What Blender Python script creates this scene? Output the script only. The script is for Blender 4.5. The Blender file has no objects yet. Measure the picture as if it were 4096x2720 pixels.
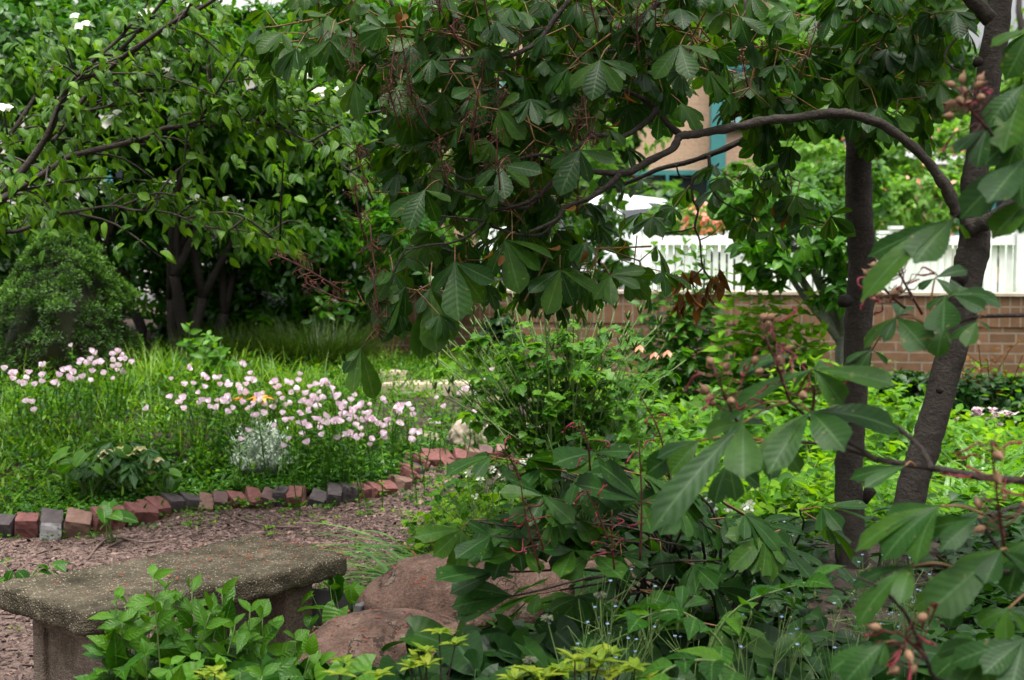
import bpy, math
import numpy as np
from mathutils import Vector, noise
rng = np.random.default_rng(11)
sc = bpy.context.scene
COL = sc.collection
F = 1422.2; CX, CY = 512.0, 340.0
EYE = np.array([0.0, 0.0, 1.6]); PITCH = math.radians(4.0)
# ---------------------------------------------------------------- camera, sky, sun, exposure
cd = bpy.data.cameras.new('camera'); cam = bpy.data.objects.new('camera', cd); COL.objects.link(cam)
cam.location = EYE; cam.rotation_euler = (math.radians(90) - PITCH, 0, 0)
cd.lens = 50; cd.sensor_width = 36; cd.clip_end = 900; cd.clip_start = 0.05
cd.dof.use_dof = True; cd.dof.focus_distance = 5.0; cd.dof.aperture_fstop = 4.5
sc.camera = cam
SUN_EL, SUN_AZ = math.radians(76), math.radians(170)      # azimuth from +Y towards +X
w = bpy.data.worlds.new('World'); sc.world = w; w.use_nodes = True
nt = w.node_tree; bg = nt.nodes['Background']
sky = nt.nodes.new('ShaderNodeTexSky'); sky.sky_type = 'NISHITA'; sky.sun_disc = False
sky.sun_elevation = SUN_EL; sky.sun_rotation = SUN_AZ; sky.dust_density = 4.0
hs = nt.nodes.new('ShaderNodeHueSaturation'); hs.inputs['Saturation'].default_value = 0.1
tcw = nt.nodes.new('ShaderNodeTexCoord'); sz = nt.nodes.new('ShaderNodeSeparateXYZ'); nt.links.new(tcw.outputs['Generated'], sz.inputs[0])
mr = nt.nodes.new('ShaderNodeMapRange'); mr.inputs['To Min'].default_value = .42; mr.inputs['To Max'].default_value = 2.3; nt.links.new(sz.outputs['Z'], mr.inputs['Value'])   # overcast: brighter overhead than at the horizon
vm = nt.nodes.new('ShaderNodeVectorMath'); vm.operation = 'SCALE'; nt.links.new(hs.outputs[0], vm.inputs[0]); nt.links.new(mr.outputs[0], vm.inputs['Scale'])
nt.links.new(sky.outputs[0], hs.inputs['Color']); nt.links.new(vm.outputs[0], bg.inputs[0])
bg.inputs[1].default_value = 0.135
sl = bpy.data.lights.new('sun', 'SUN'); sl.energy = 3.3; sl.angle = math.radians(24); sl.color = (1.0, 0.96, 0.9)
so = bpy.data.objects.new('sun', sl); COL.objects.link(so)
sdir = Vector((math.sin(SUN_AZ) * math.cos(SUN_EL), math.cos(SUN_AZ) * math.cos(SUN_EL), math.sin(SUN_EL)))
so.rotation_euler = sdir.to_track_quat('Z', 'Y').to_euler(); so.location = (3, 3, 12)
vs = sc.view_settings; vs.view_transform = 'Standard'; vs.look = 'None'; vs.exposure = 0.84; vs.gamma = 1.0; vs.use_curve_mapping = False
cy = sc.cycles; cy.use_denoising = True; cy.max_bounces = 8; cy.diffuse_bounces = 3; cy.glossy_bounces = 2; cy.transmission_bounces = 4; cy.sample_clamp_indirect = 6.0

# ---------------------------------------------------------------- picture <-> world
cp, sp_ = math.cos(PITCH), math.sin(PITCH)
def ray(px, py):
    x = (np.asarray(px, float) - CX) / F; y = -(np.asarray(py, float) - CY) / F
    return np.stack([x, y * sp_ + cp, y * cp - sp_], -1)
def P(px, py, d):
    r = ray(px, py); return EYE + r * (np.asarray(d, float) / r[..., 1])[..., None]
def scl(d): return F / d
def sm(a, b, x):
    t = np.clip((np.asarray(x, float) - a) / (b - a), 0, 1); return t * t * (3 - 2 * t)
BR = [(-70,545),(0,545),(49,544),(95,539),(136,529),(169,520),(208,516),(245,512),(285,512),(326,511),(343,509),(372,503),(396,497),(405,484),(417,474),(438,471),(473,468.5),(503,466)]
def g0(x, y):
    y = np.asarray(y, float); x = np.asarray(x, float)
    z = np.interp(y, [0, 6, 9, 12.6, 13.15, 13.5, 60], [0, 0, .15, .3, .3, .75, .8])
    return z + 0.22 * sm(-.5, .3, x) * sm(7.5, 6.2, y)
def hit(px, py, gf, h=0.0):
    r = ray(px, py); a, b = 2.0, 60.0
    ts = np.linspace(2, 60, 1200); p = EYE + r * ts[:, None]
    k = np.argmax(p[:, 2] < gf(p[:, 0], p[:, 1]) + h)
    return p[k] if k > 0 else P(px, py, 12)
brw = np.array([hit(a, b, g0) for a, b in BR])
def ybrick(x): return np.interp(x, brw[:, 0], brw[:, 1])
def gz(x, y):
    x = np.asarray(x, float); y = np.asarray(y, float)
    e = y - ybrick(x)
    m = 0.07 * sm(0.03, .12, e) + 0.16 * sm(.2, 1.8, e) + 0.14 * np.exp(-((x + 2.7) / 1.2) ** 2 - ((y - 10) / 1.2) ** 2)
    return g0(x, y) + m * sm(.3, -.15, x) * sm(13, 12, y)
def G(px, py, h=0.0): return hit(px, py, gz, h)

# ---------------------------------------------------------------- mesh collector
class MB:
    def __init__(s): s.v = []; s.f = []; s.uv = []; s.t = []; s.n = 0; s.m = []; s.cur = 0
    def add(s, v, faces, uv=None, t=0.5):
        v = np.asarray(v, float).reshape(-1, 3); n = len(v)
        s.v.append(v); s.uv.append(np.zeros((n, 2)) if uv is None else np.asarray(uv, float))
        s.t.append(np.full(n, t) if np.ndim(t) == 0 else np.asarray(t, float))
        for f in (faces if isinstance(faces, list) else [faces]):
            f = np.asarray(f, int)
            if f.ndim == 1: f = f[None]
            s.f.append(f + s.n); s.m.append(np.full(len(f), s.cur))
        s.n += n
    def box(s, c, size, rz=0.0, t=0.5):
        h = np.array(size) / 2
        k = np.array([(-1,-1,-1),(1,-1,-1),(1,1,-1),(-1,1,-1),(-1,-1,1),(1,-1,1),(1,1,1),(-1,1,1)]) * h
        ca, sa = math.cos(rz), math.sin(rz)
        k = np.stack([k[:, 0] * ca - k[:, 1] * sa, k[:, 0] * sa + k[:, 1] * ca, k[:, 2]], 1) + np.array(c)
        s.add(k, np.array([(0,3,2,1),(4,5,6,7),(0,1,5,4),(1,2,6,5),(2,3,7,6),(3,0,4,7)]), None, t)
    def build(s, name, mat, parent=None, smooth=True, local=False):
        me = bpy.data.meshes.new(name)
        v = np.concatenate(s.v); uv = np.concatenate(s.uv); t = np.concatenate(s.t)
        q = parent
        while q is not None and not local: v = v - np.array(q.location); q = q.parent
        me.vertices.add(len(v)); me.vertices.foreach_set('co', v.ravel())
        li = np.concatenate([f.ravel() for f in s.f]); cnt = np.concatenate([np.full(len(f), f.shape[1]) for f in s.f])
        me.loops.add(len(li)); me.loops.foreach_set('vertex_index', li.astype(np.int32))
        me.polygons.add(len(cnt)); me.polygons.foreach_set('loop_start', np.concatenate([[0], np.cumsum(cnt)[:-1]]).astype(np.int32))
        me.update(calc_edges=True)
        me.polygons.foreach_set('use_smooth', np.full(len(cnt), smooth))
        u = me.uv_layers.new(name='UVMap'); u.data.foreach_set('uv', uv[li].ravel().astype(np.float32))
        a = me.attributes.new('tint', 'FLOAT', 'POINT'); a.data.foreach_set('value', t.astype(np.float32))
        me.validate()
        o = bpy.data.objects.new(name, me); COL.objects.link(o)
        for k in (mat if isinstance(mat, list) else [mat]):
            if k: me.materials.append(k)
        if isinstance(mat, list): me.polygons.foreach_set('material_index', np.concatenate(s.m).astype(np.int32))
        if parent is not None: o.parent = parent
        return o
def nrmz(a): return a / np.maximum(np.linalg.norm(a, axis=-1, keepdims=True), 1e-9)
def tagit(o, label, cat, group=None, kind=None):
    if label: o['label'] = label
    if cat: o['category'] = cat
    if group: o['group'] = group
    if kind: o['kind'] = kind
    return o
def thing(name, label, cat, loc, group=None):
    o = bpy.data.objects.new(name, None); COL.objects.link(o); o.empty_display_size = .1
    o.location = tuple(float(q) for q in loc)
    return tagit(o, label, cat, group)
def child_copy(src, parent, loc, rot=(0, 0, 0), s=1.0):
    o = src.copy(); COL.objects.link(o); o.parent = parent; o.location = loc; o.rotation_euler = rot; o.scale = (s, s, s); return o
# ---------------------------------------------------------------- curves and tubes
def cr(pts, seg=6):
    p = np.asarray(pts, float); q = np.vstack([2 * p[0] - p[1], p, 2 * p[-1] - p[-2]]); out = []
    for i in range(1, len(q) - 2):
        t = np.linspace(0, 1, seg, endpoint=False)[:, None]
        a, b, c, d = q[i - 1], q[i], q[i + 1], q[i + 2]
        out.append(.5 * (2 * b + (c - a) * t + (2 * a - 5 * b + 4 * c - d) * t ** 2 + (3 * b - a - 3 * c + d) * t ** 3))
    out.append(p[-1:]); return np.vstack(out)
def tube(mb, pts, rad, sides=6, bump=0.0, t=0.5, cap=True, seed=0):
    p = np.asarray(pts, float); n = len(p); r = np.broadcast_to(np.asarray(rad, float), (n,)) if np.ndim(rad) == 0 or len(rad) == n else np.interp(np.linspace(0, 1, n), np.linspace(0, 1, len(rad)), rad)
    d = nrmz(np.gradient(p, axis=0)); ref = np.array([0.31, 0.2, 0.93]) if abs(d[0][2]) < .8 else np.array([1, .1, 0.])
    a = np.zeros((n, 3)); a[0] = nrmz(np.cross(d[0], ref))
    for i in range(1, n): a[i] = nrmz(a[i - 1] - d[i] * np.dot(a[i - 1], d[i]))
    b = np.cross(d, a); th = np.linspace(0, 2 * np.pi, sides, endpoint=False)
    rr = np.repeat(r[:, None], sides, 1)
    if bump:
        k = rng.normal(0, 1, (n, sides)); k = (k + np.roll(k, 1, 0) + np.roll(k, 1, 1)) / 1.7; rr = rr * (1 + bump * k)
    v = p[:, None] + rr[..., None] * (np.cos(th)[None, :, None] * a[:, None] + np.sin(th)[None, :, None] * b[:, None])
    i = np.arange(n - 1)[:, None] * sides; j = np.arange(sides)[None]; k = (j + 1) % sides
    f = np.stack([i + j, i + k, i + sides + k, i + sides + j], -1).reshape(-1, 4)
    L = np.concatenate([[0], np.cumsum(np.linalg.norm(np.diff(p, axis=0), axis=1))])
    uv = np.stack([np.broadcast_to(j / sides, (n, sides)), np.broadcast_to(L[:, None], (n, sides))], -1).reshape(-1, 2)
    mb.add(v.reshape(-1, 3), [f] + ([np.arange(sides)[None] + (n - 1) * sides, np.arange(sides)[::-1][None]] if cap else []), uv, t)
def sticks(mb, a, b, r0, r1=None, sides=3, t=0.5):       # many straight thin stems at once
    a = np.asarray(a, float).reshape(-1, 3); b = np.asarray(b, float).reshape(-1, 3); n = len(a)
    if n == 0: return
    r1 = r0 if r1 is None else r1; d = nrmz(b - a); u = nrmz(np.cross(d, [0.37, .9, .21])); w_ = np.cross(d, u)
    th = np.linspace(0, 2 * np.pi, sides, endpoint=False)
    ring = np.cos(th)[None, :, None] * u[:, None] + np.sin(th)[None, :, None] * w_[:, None]
    r0 = np.broadcast_to(np.asarray(r0, float), (n,)); r1 = np.broadcast_to(np.asarray(r1, float), (n,))
    v = np.concatenate([a[:, None] + ring * r0[:, None, None], b[:, None] + ring * r1[:, None, None]], 1)
    j = np.arange(sides); k = (j + 1) % sides; f = np.stack([j, k, k + sides, j + sides], -1)
    f = (f[None] + (np.arange(n) * 2 * sides)[:, None, None]).reshape(-1, 4)
    mb.add(v.reshape(-1, 3), f, None, np.repeat(np.broadcast_to(t, (n,)), 2 * sides))
# ---------------------------------------------------------------- leaves
PROF = {
 'ovate': lambda v: np.sin(np.pi * v ** .75) ** .9,
 'obov': lambda v: (v ** 1.25) * np.where(v < .88, (1 - v) ** .42, .41 * ((1 - v) / .12) ** 1.6 * .96 + .02 * (1 - v) / .12),
 'lance': lambda v: np.sin(np.pi * v ** .85) ** 1.15,
 'ellip': lambda v: np.sin(np.pi * v) ** .7,
 'heart': lambda v: np.minimum(1, .62 + 2.2 * v) * (1 - v ** 1.9) ** .6,
 'petal': lambda v: np.sin(np.pi * np.clip(v, 0, 1) ** 1.9 * .86) ** .8,
 'strap': lambda v: np.minimum(1, .5 + 2 * v) * (1 - v ** 4) ** .7,
 'lobed': lambda v: np.abs(np.sin(np.pi * v ** .7) ** .8 * (1 + .28 * np.cos(v * 19))),
}
def tmpl(prof, n, cols=3, fold=.22, serr=0.0, pleat=0.0, back=0.0):
    v = np.linspace(0, 1, n + 1); w_ = np.maximum(PROF[prof](v), .035); m = w_.max(); w_ = w_ / m
    u = np.linspace(-1, 1, cols); V, U = np.meshgrid(v, u, indexing='ij'); Wd = np.repeat(w_[:, None], cols, 1)
    x = U * Wd; y = V.copy(); edge = np.abs(U) > .99
    if serr: x = x * np.where(edge, 1 + serr * np.where(np.arange(n + 1) % 2, 1, -1)[:, None], 1)
    if back: y = y - back * np.abs(U) ** 1.5 * (1 - V) ** 3
    z = fold * np.abs(x)
    if pleat: z = z + pleat * np.sin((V * 9 - np.abs(U) * 1.2) * 2 * np.pi) * np.abs(U) * Wd
    i = np.arange(n)[:, None] * cols; j = np.arange(cols - 1)[None]
    f = np.stack([i + j, i + j + 1, i + cols + j + 1, i + cols + j], -1).reshape(-1, 4)
    return np.stack([x, y, z], -1).reshape(-1, 3), np.stack([U, V], -1).reshape(-1, 2), f
T_BUCK = tmpl('obov', 9, 3, .25, .035); T_BUCKH = tmpl('obov', 24, 5, .2, .03, .004)
T_OV = tmpl('ovate', 3); T_OVM = tmpl('ovate', 6, 3, .3); T_EL = tmpl('ellip', 3); T_ELM = tmpl('ellip', 7, 3, .2)
T_LAN = tmpl('lance', 3); T_LANM = tmpl('lance', 8, 3, .25, .05); T_HEART = tmpl('heart', 8, 5, .25, 0, .0, .28); T_LOB = tmpl('lobed', 10, 3, .15)
T_PET = tmpl('petal', 5, 5, .25); T_TINY = tmpl('ellip', 2); T_STRAP = tmpl('strap', 6, 3, .3)
def leaves(mb, T, pos, axis, nrm, L, W, curl=.15, t=None, twist=0):
    pos = np.asarray(pos, float).reshape(-1, 3); n = len(pos)
    if n == 0: return
    ax = nrmz(np.broadcast_to(np.asarray(axis, float), (n, 3))); nn = np.broadcast_to(np.asarray(nrm, float), (n, 3)) + rng.normal(0, 1e-4, (n, 3))
    nn = nrmz(nn - ax * np.sum(nn * ax, 1, keepdims=True)); sd = np.cross(ax, nn)
    L = np.broadcast_to(np.asarray(L, float), (n,))[:, None]; W = np.broadcast_to(np.asarray(W, float), (n,))[:, None]; c = np.broadcast_to(np.asarray(curl, float), (n,))[:, None]
    tv, tu, tf = T; x, y, z = tv[:, 0][None], tv[:, 1][None], tv[:, 2][None]
    a = y * L * (1 - .25 * c * y); h = z * W - c * L * y ** 2
    v = pos[:, None] + ax[:, None] * a[..., None] + sd[:, None] * (x * W)[..., None] + nn[:, None] * h[..., None]
    f = (tf[None] + (np.arange(n) * len(tv))[:, None, None]).reshape(-1, tf.shape[1])
    t = rng.random(n) if t is None else np.broadcast_to(np.asarray(t, float), (n,))
    mb.add(v.reshape(-1, 3), f, np.tile(tu, (n, 1)), np.repeat(t, len(tv)))
def blades(mb, base, az, L, W, e0, e1, t=None, rows=7):   # arching grass / strap leaves
    base = np.asarray(base, float).reshape(-1, 3); n = len(base); B = lambda q: np.broadcast_to(np.asarray(q, float), (n,))[:, None]
    s = np.linspace(0, 1, rows)[None]; e = B(e0) + (B(e1) - B(e0)) * s; ds = B(L) / (rows - 1)
    hr = np.concatenate([np.zeros((n, 1)), np.cumsum(np.cos(e[:, :-1]) * ds, 1)], 1); hz = np.concatenate([np.zeros((n, 1)), np.cumsum(np.sin(e[:, :-1]) * ds, 1)], 1)
    ca, sa = np.cos(B(az)), np.sin(B(az)); wd = B(W) * np.minimum(1, .6 + s) * (1 - s ** 2.5 * .97)
    c = np.stack([hr * ca, hr * sa, hz], -1) + base[:, None]; side = np.stack([-sa, ca, 0 * sa], -1)
    v = np.stack([c - side * wd[..., None], c + np.array([0, 0, -.3]) * wd[..., None], c + side * wd[..., None]], 2)
    i = np.arange(rows - 1)[:, None] * 3; j = np.arange(2)[None]; f = np.stack([i + j, i + j + 1, i + 4 + j, i + 3 + j], -1).reshape(-1, 4)
    f = (f[None] + (np.arange(n) * rows * 3)[:, None, None]).reshape(-1, 4)
    uv = np.stack(np.broadcast_arrays(np.array([-1., 0, 1])[None, :], np.linspace(0, 1, rows)[:, None]), -1).reshape(-1, 2)
    t = rng.random(n) if t is None else np.broadcast_to(np.asarray(t, float), (n,))
    mb.add(v.reshape(-1, 3), f, np.tile(uv, (n, 1)), np.repeat(t, rows * 3))
def randdir(n):
    return nrmz(rng.normal(0, 1, (n, 3)))
UP = np.array([0, 0, 1.0])
def perp_frame(d):
    s_ = nrmz(np.cross(d, UP + rng.normal(0, .02, d.shape))); return s_, nrmz(np.cross(s_, d))
def palmate(mb, T, base, fwd, up, size, n=5, spread=1.25, droop=.35, wr=.2, t=None, curl=.18):
    base = np.asarray(base, float).reshape(-1, 3); N = len(base); fwd = nrmz(fwd); up = nrmz(up - fwd * np.sum(up * fwd, 1, keepdims=True)); sd = np.cross(fwd, up)
    size = np.broadcast_to(np.asarray(size, float), (N,)); t = rng.random(N) if t is None else np.broadcast_to(t, (N,))
    for k, a in enumerate(np.linspace(-1, 1, n)):
        an = a * spread + rng.normal(0, .13, N); ln = size * (1 - .3 * abs(a) ** 1.5) * rng.uniform(.85, 1.1, N)
        ax = fwd * np.cos(an)[:, None] + sd * np.sin(an)[:, None] + np.array([0, 0, -1.]) * (droop * rng.uniform(.4, 1.6, N))[:, None]
        leaves(mb, T, base, ax, up + rng.normal(0, .2, (N, 3)), ln, ln * wr * rng.uniform(.85, 1.15, N), curl * rng.uniform(.2, 1.8, N), np.clip(t + rng.normal(0, .08, N), 0, 1))
# ---------------------------------------------------------------- procedural materials
def newmat(name):
    m = bpy.data.materials.new(name); m.use_nodes = True; n = m.node_tree.nodes
    return m, m.node_tree, n['Principled BSDF'], n['Material Output']
def ramp(nt, fac, stops, interp='LINEAR'):
    r = nt.nodes.new('ShaderNodeValToRGB'); r.color_ramp.interpolation = interp
    e = r.color_ramp.elements
    while len(e) < len(stops): e.new(.5)
    for q, (p, c) in zip(e, stops): q.position = p; q.color = (*c, 1)
    nt.links.new(fac, r.inputs[0]); return r.outputs[0]
def noisetex(nt, scale, detail=4, rough=.6, vec=None, stretch=None):
    x = nt.nodes.new('ShaderNodeTexNoise'); x.inputs['Scale'].default_value = scale; x.inputs['Detail'].default_value = detail; x.inputs['Roughness'].default_value = rough
    if vec is None: vec = nt.nodes.new('ShaderNodeTexCoord').outputs['Object']
    if stretch:
        mp = nt.nodes.new('ShaderNodeMapping'); mp.inputs['Scale'].default_value = stretch; nt.links.new(vec, mp.inputs[0]); vec = mp.outputs[0]
    nt.links.new(vec, x.inputs['Vector']); return x.outputs['Fac']
def math_(nt, op, a, b=None):
    m = nt.nodes.new('ShaderNodeMath'); m.operation = op
    for i, q in enumerate((a, b)):
        if q is None: continue
        if isinstance(q, (int, float)): m.inputs[i].default_value = q
        else: nt.links.new(q, m.inputs[i])
    return m.outputs[0]
def mixc(nt, fac, a, b, mode='MIX'):
    m = nt.nodes.new('ShaderNodeMix'); m.data_type = 'RGBA'; m.blend_type = mode
    for s, q in ((m.inputs[0], fac), (m.inputs[6], a), (m.inputs[7], b)):
        if isinstance(q, (int, float)): s.default_value = q
        elif isinstance(q, tuple): s.default_value = (*q, 1)
        else: nt.links.new(q, s)
    return m.outputs[2]
def bump(nt, h, strength, dist=.01):
    b = nt.nodes.new('ShaderNodeBump'); b.inputs['Strength'].default_value = strength; b.inputs['Distance'].default_value = dist
    nt.links.new(h, b.inputs['Height']); return b.outputs[0]
def leafmat(name, cols, transl=.3, tcol=None, rough=.42, veins=0.0, spec=.5, midrib=(.16, .26, .08), ripple=9.0):
    m, nt, pb, out = newmat(name)
    if cols[1][1] > 1.3 * max(cols[1][0], cols[1][2]): cols = [(a * .92, b, d * .6) for a, b, d in cols]
    at = nt.nodes.new('ShaderNodeAttribute'); at.attribute_name = 'tint'
    c = ramp(nt, at.outputs['Fac'], [(i / (len(cols) - 1), q) for i, q in enumerate(cols)])
    n = noisetex(nt, 26, 3)
    c = mixc(nt, .55, c, ramp(nt, n, [(.3, (.55, .6, .5)), (.7, (1.35, 1.3, 1.2))]), 'MULTIPLY')
    if veins:
        uv = nt.nodes.new('ShaderNodeTexCoord').outputs['UV']; sx = nt.nodes.new('ShaderNodeSeparateXYZ'); nt.links.new(uv, sx.inputs[0])
        au = math_(nt, 'ABSOLUTE', sx.outputs[0]); rib = math_(nt, 'LESS_THAN', au, .075)
        ph = math_(nt, 'SINE', math_(nt, 'MULTIPLY', math_(nt, 'SUBTRACT', math_(nt, 'MULTIPLY', sx.outputs[1], ripple), math_(nt, 'MULTIPLY', au, 1.6)), 6.283))
        c = mixc(nt, math_(nt, 'MULTIPLY', rib, .6), c, midrib)
        c = mixc(nt, math_(nt, 'MULTIPLY', math_(nt, 'GREATER_THAN', ph, .93), .1), c, midrib)
        nt.links.new(bump(nt, math_(nt, 'ADD', ph, math_(nt, 'MULTIPLY', n, 1.5)), veins, .003), pb.inputs['Normal'])
        if name.startswith('buckeye'):   # blotches, spots and browned patches
            k = noisetex(nt, 55, 2, .5); c = mixc(nt, math_(nt, 'MULTIPLY', math_(nt, 'GREATER_THAN', k, .7), .55), c, (.17, .15, .06))
            k = noisetex(nt, 9, 3, .6); c = mixc(nt, .5, c, ramp(nt, k, [(.3, (.6, .62, .7)), (.5, (1, 1, 1)), (.72, (1.6, 1.35, .8))]), 'MULTIPLY')
    nt.links.new(c, pb.inputs['Base Color']); pb.inputs['Roughness'].default_value = rough - .07; pb.inputs['Specular IOR Level'].default_value = spec * .5
    tr = nt.nodes.new('ShaderNodeBsdfTranslucent'); nt.links.new(mixc(nt, 1.0, c, tcol or (1.9, 2.0, .8), 'MULTIPLY'), tr.inputs[0])
    mx = nt.nodes.new('ShaderNodeMixShader'); mx.inputs[0].default_value = transl
    nt.links.new(pb.outputs[0], mx.inputs[1]); nt.links.new(tr.outputs[0], mx.inputs[2]); nt.links.new(mx.outputs[0], out.inputs[0]); return m
def simplemat(name, stops, scale=8, rough=.8, bumps=.3, dist=.01, detail=6, stretch=None, spec=.3, tint=False, metallic=0):
    m, nt, pb, out = newmat(name); n = noisetex(nt, scale, detail, .62, None, stretch); c = ramp(nt, n, stops)
    if tint:
        at = nt.nodes.new('ShaderNodeAttribute'); at.attribute_name = 'tint'; c = mixc(nt, 1.0, c, ramp(nt, at.outputs['Fac'], [(0, (.3, .28, .28)), (.6, (1, 1, 1)), (1, (2.1, 2.05, 2.0))]), 'MULTIPLY')
    nt.links.new(c, pb.inputs['Base Color']); pb.inputs['Roughness'].default_value = rough; pb.inputs['Specular IOR Level'].default_value = spec; pb.inputs['Metallic'].default_value = metallic
    if bumps: nt.links.new(bump(nt, n, bumps, dist), pb.inputs['Normal'])
    return m
def barkmat(name, dark, light, ring=1.0):
    m, nt, pb, out = newmat(name)
    a = noisetex(nt, 11, 9, .75, None, (1, 1, 2.2)); b = noisetex(nt, 6, 7, .65, None, (1.2, 1.2, .6)); k = noisetex(nt, 70, 4, .7)
    h = math_(nt, 'ADD', math_(nt, 'MULTIPLY', a, ring), math_(nt, 'ADD', b, math_(nt, 'MULTIPLY', k, .7)))
    c = ramp(nt, math_(nt, 'MULTIPLY', h, .42), [(.36, dark), (.52, tuple((p + q) / 2 for p, q in zip(dark, light))), (.68, light)])
    nt.links.new(c, pb.inputs['Base Color']); pb.inputs['Roughness'].default_value = .85; pb.inputs['Specular IOR Level'].default_value = .2
    nt.links.new(bump(nt, h, 1.0, .016), pb.inputs['Normal']); return m
def brickmat(name, c1, c2, mortar, bw, bh, ms=.009, offset=.5):
    m, nt, pb, out = newmat(name); tc = nt.nodes.new('ShaderNodeTexCoord').outputs['Object']; sx = nt.nodes.new('ShaderNodeSeparateXYZ'); nt.links.new(tc, sx.inputs[0])
    cb = nt.nodes.new('ShaderNodeCombineXYZ'); nt.links.new(math_(nt, 'ADD', sx.outputs[0], sx.outputs[1]), cb.inputs[0]); nt.links.new(sx.outputs[2], cb.inputs[1])
    b = nt.nodes.new('ShaderNodeTexBrick'); nt.links.new(cb.outputs[0], b.inputs['Vector']); b.offset = offset
    b.inputs['Scale'].default_value = 1; b.inputs['Brick Width'].default_value = bw; b.inputs['Row Height'].default_value = bh; b.inputs['Mortar Size'].default_value = ms; b.inputs['Mortar Smooth'].default_value = .2; b.inputs['Bias'].default_value = 0
    b.inputs['Color1'].default_value = (*c1, 1); b.inputs['Color2'].default_value = (*c2, 1); b.inputs['Mortar'].default_value = (*mortar, 1)
    n = noisetex(nt, 14, 6, .65); c = mixc(nt, .6, b.outputs[0], ramp(nt, n, [(.25, (.6, .58, .56)), (.75, (1.3, 1.3, 1.3))]), 'MULTIPLY')
    nt.links.new(c, pb.inputs['Base Color']); pb.inputs['Roughness'].default_value = .9; pb.inputs['Specular IOR Level'].default_value = .2
    nt.links.new(bump(nt, math_(nt, 'ADD', math_(nt, 'MULTIPLY', b.outputs['Fac'], -1), math_(nt, 'MULTIPLY', n, .4)), .5, .008), pb.inputs['Normal']); return m
M = {}
M['buck'] = leafmat('buckeye leaf', [(.011, .044, .009), (.021, .07, .013), (.045, .108, .012)], .36, (2.4, 2.2, .35), .46, .1, .38, (.08, .15, .05))
M['bucknear'] = leafmat('buckeye near leaf', [(.012, .047, .011), (.021, .07, .016), (.042, .105, .014)], .32, (2.2, 2.1, .4), .5, .09, .38, (.07, .15, .05), 10)
M['dog'] = leafmat('dogwood leaf', [(.02, .066, .008), (.048, .122, .01), (.11, .21, .016)], .38, (2.0, 2.0, .5), .42, .2, .4)
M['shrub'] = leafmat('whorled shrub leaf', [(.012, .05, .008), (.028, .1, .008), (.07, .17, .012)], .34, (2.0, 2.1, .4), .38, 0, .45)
M['bgleaf'] = leafmat('far tree leaf', [(.035, .09, .03), (.06, .14, .035), (.1, .2, .04)], .4, None, .5)
M['bglime'] = leafmat('pale far tree leaf', [(.07, .15, .04), (.11, .22, .05), (.17, .28, .07)], .42, None, .5)
M['lime'] = leafmat('lime foliage', [(.018, .075, .004), (.08, .215, .007), (.2, .34, .014)], .42, (1.7, 1.6, .3), .5, .1, .2)
M['mid'] = leafmat('mid green foliage', [(.014, .06, .007), (.038, .125, .011), (.09, .21, .018)], .36, (1.9, 1.9, .5), .42, .15, .4)
M['airy'] = leafmat('pale airy foliage', [(.03, .1, .016), (.06, .165, .022), (.12, .25, .035)], .4, (1.9, 1.9, .5), .45, .1, .35)
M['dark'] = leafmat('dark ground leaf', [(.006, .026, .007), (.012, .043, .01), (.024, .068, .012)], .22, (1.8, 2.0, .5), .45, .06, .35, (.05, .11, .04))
M['front'] = leafmat('bright seedling leaf', [(.013, .062, .008), (.028, .1, .011), (.085, .2, .014)], .3, (1.8, 1.8, .45), .42, .25, .4, (.1, .22, .05), 7)
M['cover'] = leafmat('low bed leaf', [(.01, .034, .006), (.042, .115, .012), (.15, .26, .03)], .32, (1.8, 1.8, .5), .42, 0, .35)
M['glossy'] = leafmat('glossy cover leaf', [(.022, .08, .015), (.045, .135, .022), (.09, .21, .04)], .2, None, .3, 0, .55)
M['grass'] = leafmat('grass blade', [(.045, .12, .012), (.1, .2, .018), (.2, .29, .04)], .35, None, .42)
M['strap'] = leafmat('strap leaf', [(.07, .17, .05), (.11, .22, .08), (.2, .29, .14)], .3, None, .36)
M['darkgrass'] = leafmat('dark grass', [(.012, .026, .006), (.022, .045, .008), (.04, .07, .012)], .25, None, .5)  # albedo lowered to carry the shadow under the evergreens
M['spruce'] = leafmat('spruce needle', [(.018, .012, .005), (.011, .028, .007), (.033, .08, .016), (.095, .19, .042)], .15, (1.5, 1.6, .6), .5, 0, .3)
M['silver'] = leafmat('silver leaf', [(.3, .38, .3), (.42, .5, .42), (.55, .62, .54)], .2, (1, 1, .9), .6)
M['yellow'] = leafmat('yellow green shoot', [(.11, .19, .015), (.2, .27, .03), (.32, .35, .06)], .35, (1.2, 1.2, .5), .45)
M['helle'] = leafmat('hellebore leaf', [(.014, .055, .02), (.025, .08, .026), (.04, .11, .03)], .15, None, .35, .4)
M['cream'] = leafmat('cream petal', [(.45, .42, .2), (.55, .5, .26), (.62, .52, .32)], .3, (1, 1, .7), .6)
M['white'] = leafmat('white petal', [(.72, .74, .66), (.8, .82, .76), (.86, .86, .82)], .35, (1, 1, .9), .6)
M['seed'] = leafmat('dull seed head', [(.14, .17, .1), (.2, .22, .15), (.27, .28, .2)], .2, (1, 1, .9), .6)
M['pink'] = leafmat('pink petal', [(.7, .4, .56), (.8, .6, .72), (.86, .78, .83)], .4, (1, .9, 1), .6)
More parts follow.
